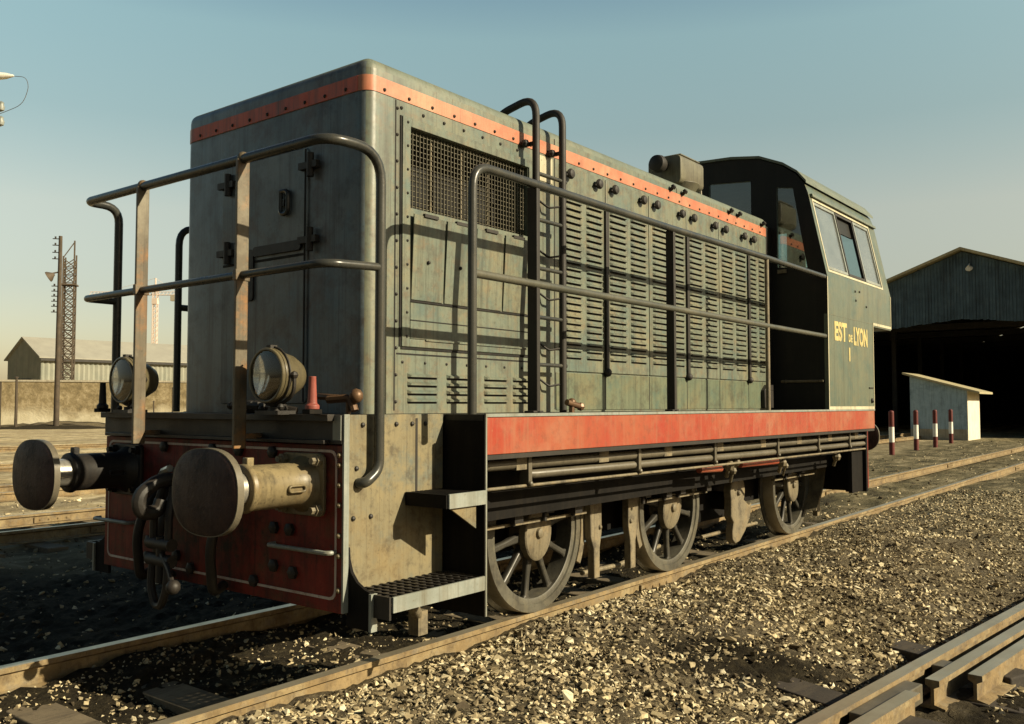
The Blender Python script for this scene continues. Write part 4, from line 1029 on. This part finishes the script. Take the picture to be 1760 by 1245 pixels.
q = MB(); corr(q, (0, HWS), (0, -HWS), 0, lambda u: EV + (RG - EV) * (1 - abs(2 * u - 1)), .05, .4)
q.build('gable_wall', M['shedcorr'], t)
q = MB(); corr(q, (LS, HWS), (LS, -HWS), 0, lambda u: EV + (RG - EV) * (1 - abs(2 * u - 1))); q.build('gable_wall', M['shedcorr'], t)
q = MB()
for s in (-1, 1):
    ov = .35; ye = s * (HWS + ov); ze = EV - ov * (RG - EV) / HWS
    q.addg([(-.3, ye, ze), (LS, ye, ze), (LS, 0, RG), (-.3, 0, RG), (-.3, ye, ze + .12), (LS, ye, ze + .12), (LS, 0, RG + .12), (-.3, 0, RG + .12)], [(0, 1, 2, 3), (7, 6, 5, 4), (0, 4, 5, 1), (1, 5, 6, 2), (2, 6, 7, 3), (3, 7, 4, 0)])
q.build('roof', M['shedroof'], t)
q = MB(); q.box(-.2, LS, -HWS - .42, -HWS - .3, EV - .42, EV - .2); q.build('gutter', M['black'], t)
q = MB(); q.box(-.12, -.07, -2.2, 2.2, 3.6, 4.4); q.build('shed_door', M['darkwall'], t)

dirw = Vector((38.675 - 28.634, 56.598 - 64.233)); aw = math.atan2(dirw.y, dirw.x)
t = thing('boundary_wall', (28.634, 64.233, -.3), 'long weathered masonry wall with pale render at its foot', 'wall', rz=aw, local=True)
q = MB(); xs = np.arange(-40, 60, 1.); vs = []; 
q.box(-40, 60, 0, .4, -.2, 3.42); q.build('masonry', M['stonewall'], t)
q = MB(); q.box(-40, 60, -.06, .46, 3.423, 3.56); q.build('coping', M['concrete'], t)
# dirt bank at its foot
q = MB(); xs = np.arange(-40, 60, .5); prof = [(-7.5, 0), (-6, .12), (-4.2, .3), (-2.5, .42), (-1, .5), (-.02, .55)]; n = len(prof); vs = []; fs = []
for i, x in enumerate(xs):
    k = .5 + .5 * math.sin(x * .35) * math.sin(x * .13 + 1) + rnd.uniform(-.12, .12)
    for (y, z) in prof: vs.append((x, y + rnd.uniform(-.15, .15), -.02 + z * k + rnd.uniform(-.03, .03)))
for i in range(len(xs) - 1):
    for j in range(n - 1): fs.append((i * n + j, (i + 1) * n + j, (i + 1) * n + j + 1, i * n + j + 1))
q.addg(vs, fs); e = q.build('dirt_bank', M['ground'], smooth=60); e.location = (28.634, 64.233, -.3); e.rotation_euler.z = aw
tag(e, 'low bank of pale dirt along the foot of the wall', 'dirt bank', kind='structure')

t = thing('telegraph_pole', (29.8, 58.3, -.25), 'tall dark telegraph pole with a lamp and insulators before the lattice mast', 'telegraph pole', local=True)
q = MB(); q.tube([(0, 0, 0), (0, 0, 6), (0, 0, 13.4)], [.19, .16, .12], 10); q.build('pole_shaft', M['polewood'], t)
dl = Vector((-.79, .61, 0))   # sideways, towards the left of the yard
for z in (13.2, 12.75, 12.25, 11.8, 9.9, 9.55, 9.2, 8.85, 8.5, 8.1):
    q = MB(); q.cyl(dl * -.05 + Vector((0, 0, z)), dl * .5 + Vector((0, 0, z)), .035, 6); q.cyl(dl * .32 + Vector((0, 0, z - .02)), dl * .32 + Vector((0, 0, z + .16)), .06, 8); q.build('insulator', M['black'], t)
q = MB(); q.cyl(Vector((0, 0, 10.9)), dl * .6 + Vector((0, 0, 10.75)), .05, 8); q.lathe([(.1, 0), (.16, .1), (.36, .35), (.38, .45)], dl * .35 + Vector((0, 0, 10.75)), dl + Vector((0, 0, -.6)), 14)
q.build('lamp_head', M['mast'], t)
t = thing('lattice_mast', (33.2, 63.9, -.3), 'open steel lattice mast standing right behind the telegraph pole', 'mast', local=True, rz=R(-37))
a = .38; L = 13.0
for (x, y) in ((-a, -a), (a, -a), (a, a), (-a, a)):
    q = MB(); q.box(x - .05, x + .05, y - .05, y + .05, 0, L + (1.2 if (x > 0 and y < 0) else (0 if x < 0 else .2))); q.build('mast_leg', M['mast'], t)
q = MB()
z = .2
while z < L - .3:
    for (p, r_) in (((-a, -a), (a, -a)), ((a, -a), (a, a)), ((a, a), (-a, a)), ((-a, a), (-a, -a))):
        q.cyl((*p, z), (*r_, z + .6), .035, 5); q.cyl((*r_, z), (*p, z + .6), .035, 5); q.cyl((*p, z), (*r_, z), .03, 5)
    z += .6
q.box(-.55, .55, -.55, .55, L - 2.2, L - 2.1); q.cyl((a, -a, L + 1.1), (-a, -a, L - .1), .04, 5)
q.build('bracing', M['mast'], t)
t = thing('tower_crane', (202, 339, -.3), 'faint pale orange tower crane far away beyond the shed roof', 'tower crane', local=True, rz=R(-52))
q = MB(); aa = .8
for (x, y) in ((-aa, -aa), (aa, -aa), (aa, aa), (-aa, aa)): q.box(x - .16, x + .16, y - .16, y + .16, 0, 50)
for k in range(25):
    z = k * 2
    for (p, r_) in (((-aa, -aa), (aa, -aa)), ((aa, -aa), (aa, aa)), ((aa, aa), (-aa, aa)), ((-aa, aa), (-aa, -aa))): q.cyl((*p, z), (*r_, z + 2), .1, 4)
q.build('crane_tower', M['hazecrane'], t)
q = MB()
for (y, z) in ((-.6, 47), (.6, 47), (0, 48.3)): q.cyl((-27, y, z), (9, y, z), .13, 4)
for k in range(24): x = -27 + k * 1.5; q.cyl((x, -.6, 47), (x + .75, 0, 48.3), .08, 4); q.cyl((x + .75, 0, 48.3), (x + 1.5, .6, 47), .08, 4)
q.cyl((0, 0, 54), (-20, 0, 48.3), .06, 4); q.cyl((0, 0, 54), (8, 0, 48.3), .06, 4); q.cyl((0, 0, 48), (0, 0, 54), .3, 6)
q.build('jib', M['hazecrane'], t)
q = MB(); q.box(6.5, 9, -1, 1, 44.5, 47); q.build('counterweight', M['concrete'], t)
q = MB(); q.box(-1.1, 1.1, -1.1, 1.1, 43.2, 45.5); q.build('operator_cabin', M['hazecrane'], t)

for (x, y, h, lab) in ((28.0, 60.3, 3.55, 'thin dark post at the left edge, left of the telegraph pole'), (36.9, 55.6, 2.9, 'short dark post glimpsed between the handrail bars before the wall'), (35.6, 55.9, 1.9, 'stubby dark post just right of the rusty handrail post')):
    q = MB(); r0 = .11 if h > 3 else .06
    q.tube([(0, 0, 0), (.01, 0, h * .5), (0, .02, h)], [r0, r0 * .9, r0 * .75], 8); q.lathe([(.02, 0), (r0 * 1.3, .01), (r0 * 1.1, .06), (.02, .09)], (0, .02, h), (0, 0, 1), 8)
    o = q.build('yard_post', M['polewood'], at=(x, y, -.25)); tag(o, lab, 'post')
t = thing('white_signboard', (26.75, 61.2, -.25), 'white board on two dark posts at the far left edge', 'signboard', local=True, rz=R(-37))
q = MB(); q.box(-.46, .46, -.03, .03, 1.7, 3.25); q.build('board', M['whitepaint'], t, bevel=.02)
for x in (-.55, .55):
    q = MB(); q.box(x - .07, x + .07, -.06, .06, 0, 3.35 - .1 * (x > 0)); q.build('post', M['polewood'], t)
# lamp column just outside the left edge, its arm reaching in
t = thing('street_lamp', (8.15, 17.0, -.2), 'pale lamp arm with insulators reaching in at the upper left edge', 'street lamp', local=True, rz=R(-52))
q = MB(); q.tube([(-.1, 0, 0), (-.1, 0, 9.6)], [.14, .1], 10); q.build('column', M['concrete'], t)
q = MB(); q.lathe([(.02, 0), (.06, .04), (.09, .35), (.07, .6), (.03, .75), (.02, .78)], (.2, 0, 8.93), (1, 0, .02), 14); q.cyl((-.1, 0, 8.9), (.25, 0, 8.93), .04, 8); q.build('lamp_arm', M['whitepaint'], t)
q = MB(); q.tube(fillet([(.95, 0, 8.94), (1.25, 0, 8.92), (1.32, 0, 8.7), (1.2, 0, 8.3), (.6, 0, 8.05), (-.1, 0, 8.0)], .2, 5), .006, 6); q.build('feed_wire', M['mast'], t)
for z in (8.25, 7.92):
    q = MB(); q.lathe([(.02, -.1), (.06, -.08), (.075, 0), (.05, .05), (.06, .09), (.02, .12)], (.72, 0, z), (0, 0, 1), 12); q.cyl((-.1, 0, z - .12), (.74, 0, z - .1), .014, 6); q.build('insulator', M['galv'], t)

# ------------------------------------------------------------------ ENGINE SHED ON THE RIGHT
t = thing('engine_shed', (52, 5.72, -.25), 'large dark engine shed with a boarded gable and wide open front', 'engine shed', local=True)
AP, SL, HD = 9.85, .375, 9.3
def rz_(y): return AP - SL * abs(y)
def op(y): return 6.22 - .085 * abs(y) - .004 * y * y
ys = np.linspace(-HD, HD, 121); vs = []; fs = []
q = MB()
for i in range(len(ys) - 1):
    y0, y1 = ys[i], ys[i + 1] - .012; ym = (y0 + y1) / 2; d = .012 * (i % 2) + rnd.uniform(0, .012); lo = op(ym) + rnd.uniform(-.03, .03) if abs(ym) < HD - .5 else 0
    q.addg([(d, y0, lo), (d, y1, lo), (d, y1, rz_(y1) - .05), (d, y0, rz_(y0) - .05), (.06, y0, lo), (.06, y1, lo), (.06, y1, rz_(y1) - .05), (.06, y0, rz_(y0) - .05)], [(0, 1, 2, 3), (7, 6, 5, 4), (0, 4, 5, 1), (1, 5, 6, 2), (2, 6, 7, 3), (3, 7, 4, 0)])
q.build('gable_boards', M['woodblue'], t, smooth=0)
q = MB()
for s in (-1, 1):
    q.addg([(-.45, 0, AP), (40, 0, AP), (40, s * (HD + .6), rz_(HD + .6)), (-.45, s * (HD + .6), rz_(HD + .6)), (-.45, 0, AP + .14), (40, 0, AP + .14), (40, s * (HD + .6), rz_(HD + .6) + .14), (-.45, s * (HD + .6), rz_(HD + .6) + .14)],
           [(0, 1, 2, 3), (7, 6, 5, 4), (0, 4, 5, 1), (1, 5, 6, 2), (2, 6, 7, 3), (3, 7, 4, 0)])
q.build('roof', M['tin'], t, smooth=0)
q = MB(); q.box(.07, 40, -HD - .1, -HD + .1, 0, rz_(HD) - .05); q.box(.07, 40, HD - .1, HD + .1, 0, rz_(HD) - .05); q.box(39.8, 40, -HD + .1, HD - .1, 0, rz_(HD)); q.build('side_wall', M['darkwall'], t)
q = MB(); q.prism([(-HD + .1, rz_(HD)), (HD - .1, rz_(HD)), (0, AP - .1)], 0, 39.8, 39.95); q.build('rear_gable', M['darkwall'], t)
q = MB()
for x in np.arange(4, 40, 6.):
    q.box(x, x + .3, -HD + .11, HD - .11, 6.0, 6.35); 
    for y in (-4.6, 4.6): q.box(x, x + .25, y - .12, y + .12, 0, 6.0)
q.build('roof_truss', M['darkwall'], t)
q = MB(); q.lathe([(.05, -.05), (.12, 0), (.19, .1), (.08, .22)], (-.16, -.35, 8.92), (.6, 0, -.5), 14); q.cyl((0, -.35, 9.1), (-.3, -.35, 8.95), .04, 6); q.build('gable_lamp', M['whitepaint'], t)

t = thing('lean_to_hut', (45.5, 5.59, -.2), 'small pale lean-to hut with a sunlit white end before the dark shed', 'hut', local=True); t.scale = (.948,) * 3
q = MB()
Y0, Y1 = -1.3, 1.3
def hz(y): return 2.42 + (y - Y0) * .285
q.prism([(Y0 + .005, 0), (Y1, 0), (Y1, hz(Y1)), (Y0 + .005, hz(Y0))], 0, 0, .2); q.prism([(Y0 + .2, 0), (Y1, 0), (Y1, hz(Y1)), (Y0 + .2, hz(Y0 + .2))], 0, 2.6, 2.8); q.box(.2, 2.6, Y1 - .2, Y1, 0, hz(Y1 - .2))
q.build('hut_front', M['hutshade'], t)
q = MB(); q.box(0.01, 2.8, Y0 - .02, Y0, 0, hz(Y0)); q.box(.2, 2.6, Y0, Y0 + .18, 0, hz(Y0)); q.build('hut_end', M['hutwhite'], t)
q = MB(); ov = .6; q.addg([(-.25, Y0 - ov, hz(Y0 - ov) + .02), (3, Y0 - ov, hz(Y0 - ov) + .02), (3, Y1 + .3, hz(Y1 + .3) + .02), (-.25, Y1 + .3, hz(Y1 + .3) + .02), (-.25, Y0 - ov, hz(Y0 - ov) + .12), (3, Y0 - ov, hz(Y0 - ov) + .12), (3, Y1 + .3, hz(Y1 + .3) + .12), (-.25, Y1 + .3, hz(Y1 + .3) + .12)],
               [(0, 1, 2, 3), (7, 6, 5, 4), (0, 4, 5, 1), (1, 5, 6, 2), (2, 6, 7, 3), (3, 7, 4, 0)]); q.build('hut_roof', M['tin'], t, smooth=0)
q = MB(); q.box(-.01, .0, Y0 + .01, Y1, 0, .55); q.build('plinth', M['concrete'], t)

def make_bollard():
    r = thing('bollard', (31., 3.77, -.2), '', 'bollard', 'red and white bollards by the hut', local=True)
    for (z0, z1, mt) in ((0, .43, 'bollred'), (.43, .93, 'whitepaint'), (.93, 1.41, 'bollred')):
        q = MB(); q.tube([(0, 0, z0 - (.1 if z0 == 0 else 0)), (0, 0, z1)], .085, 14)
        if z1 > 1.4: q.lathe([(.085, 0), (.075, .03), (.05, .05), (.01, .055)], (0, 0, z1), (0, 0, 1), 14)
        q.build('painted_band', M[mt], r)
    return r
b0 = make_bollard()
for i, (x, y, lab) in enumerate(((30.97, 3.77, 'nearest red and white bollard, right behind the cab of the locomotive'), (34.64, 3.92, 'second nearest red and white bollard, at the left end of the hut front'), (37.42, 3.91, 'third red and white bollard, before the middle of the hut front'), (41.74, 4.27, 'farthest red and white bollard, nearest the white end of the hut'))):
    o = b0 if i == 0 else copy_tree(b0); o.location = (x, y, -.2); o['label'] = lab

# ------------------------------------------------------------------ LIGHT, SKY, CAMERA
to_sun = Vector((.29, -1, .57)).normalized()
elev = math.asin(to_sun.z); az = math.atan2(to_sun.x, to_sun.y)      # azimuth from +Y towards +X
sun = bpy.data.lights.new('sun', 'SUN'); sun.energy = 5; sun.angle = R(.5); sun.color = (1, .865, .61)
so = bpy.data.objects.new('sun', sun); COL.objects.link(so); so.rotation_euler = to_sun.to_track_quat('Z', 'Y').to_euler()
so.location = (0, -30, 40)
w = bpy.data.worlds.new('World'); scene.world = w; w.use_nodes = True; nt = w.node_tree
bg = nt.nodes['Background']
sky = add(nt, 'ShaderNodeTexSky', sky_type='NISHITA'); sky.sun_disc = False; sky.sun_elevation = elev; sky.sun_rotation = az
sky.air_density = 1.; sky.dust_density = 1.5; sky.ozone_density = 1.5
tc = add(nt, 'ShaderNodeTexCoord'); sp = add(nt, 'ShaderNodeSeparateXYZ'); nt.links.new(tc.outputs['Generated'], sp.inputs[0])
tint = ramp(nt, sp.outputs[2], [(0., (.68, .55, .41)), (.12, (.76, .60, .43)), (.2, (.98, .74, .48)), (.29, (.86, .78, .52)), (.38, (.97, .95, .63)), (.5, (.52, .64, .58)), (.65, (.18, .28, .33)), (.9, (.07, .13, .19))])
dt = add(nt, 'ShaderNodeVectorMath', operation='DOT_PRODUCT'); nt.links.new(tc.outputs['Generated'], dt.inputs[0]); dt.inputs[1].default_value = (math.cos(R(38)), math.sin(R(38)), 0)
mz = add(nt, 'ShaderNodeMapRange'); mz.inputs['From Min'].default_value = -.5; mz.inputs['From Max'].default_value = .62; mz.inputs['To Min'].default_value = .42; nt.links.new(dt.outputs['Value'], mz.inputs['Value'])
tint2 = mix(nt, 1., tint, mz.outputs[0], 'MULTIPLY')
nt.links.new(mix(nt, 1., sky.outputs[0], tint2, 'MULTIPLY'), bg.inputs['Color']); bg.inputs['Strength'].default_value = .132

F, CXP = 1550.0, 2087.
cam = bpy.data.cameras.new('camera'); co = bpy.data.objects.new('camera', cam); COL.objects.link(co)
cam.sensor_fit = 'HORIZONTAL'; cam.sensor_width = 36; cam.lens = CAMF / 1760 * 36 if 'CAMF' in globals() else F / 1760 * 36
cam.clip_start = .1; cam.clip_end = 5000
co.location = (0, -4.593, 1.453)
yaw, pitch = R(37.883), R(2.714)
fw = Vector((math.cos(yaw) * math.cos(pitch), math.sin(yaw) * math.cos(pitch), math.sin(pitch)))
co.rotation_euler = (-fw).to_track_quat('Z', 'Y').to_euler()
scene.camera = co
scene.view_settings.view_transform = 'Standard'; scene.view_settings.look = 'None'; scene.view_settings.exposure = .78; scene.view_settings.gamma = 1
scene.cycles.use_denoising = True
scene.render.resolution_x = 1024; scene.render.resolution_y = 724
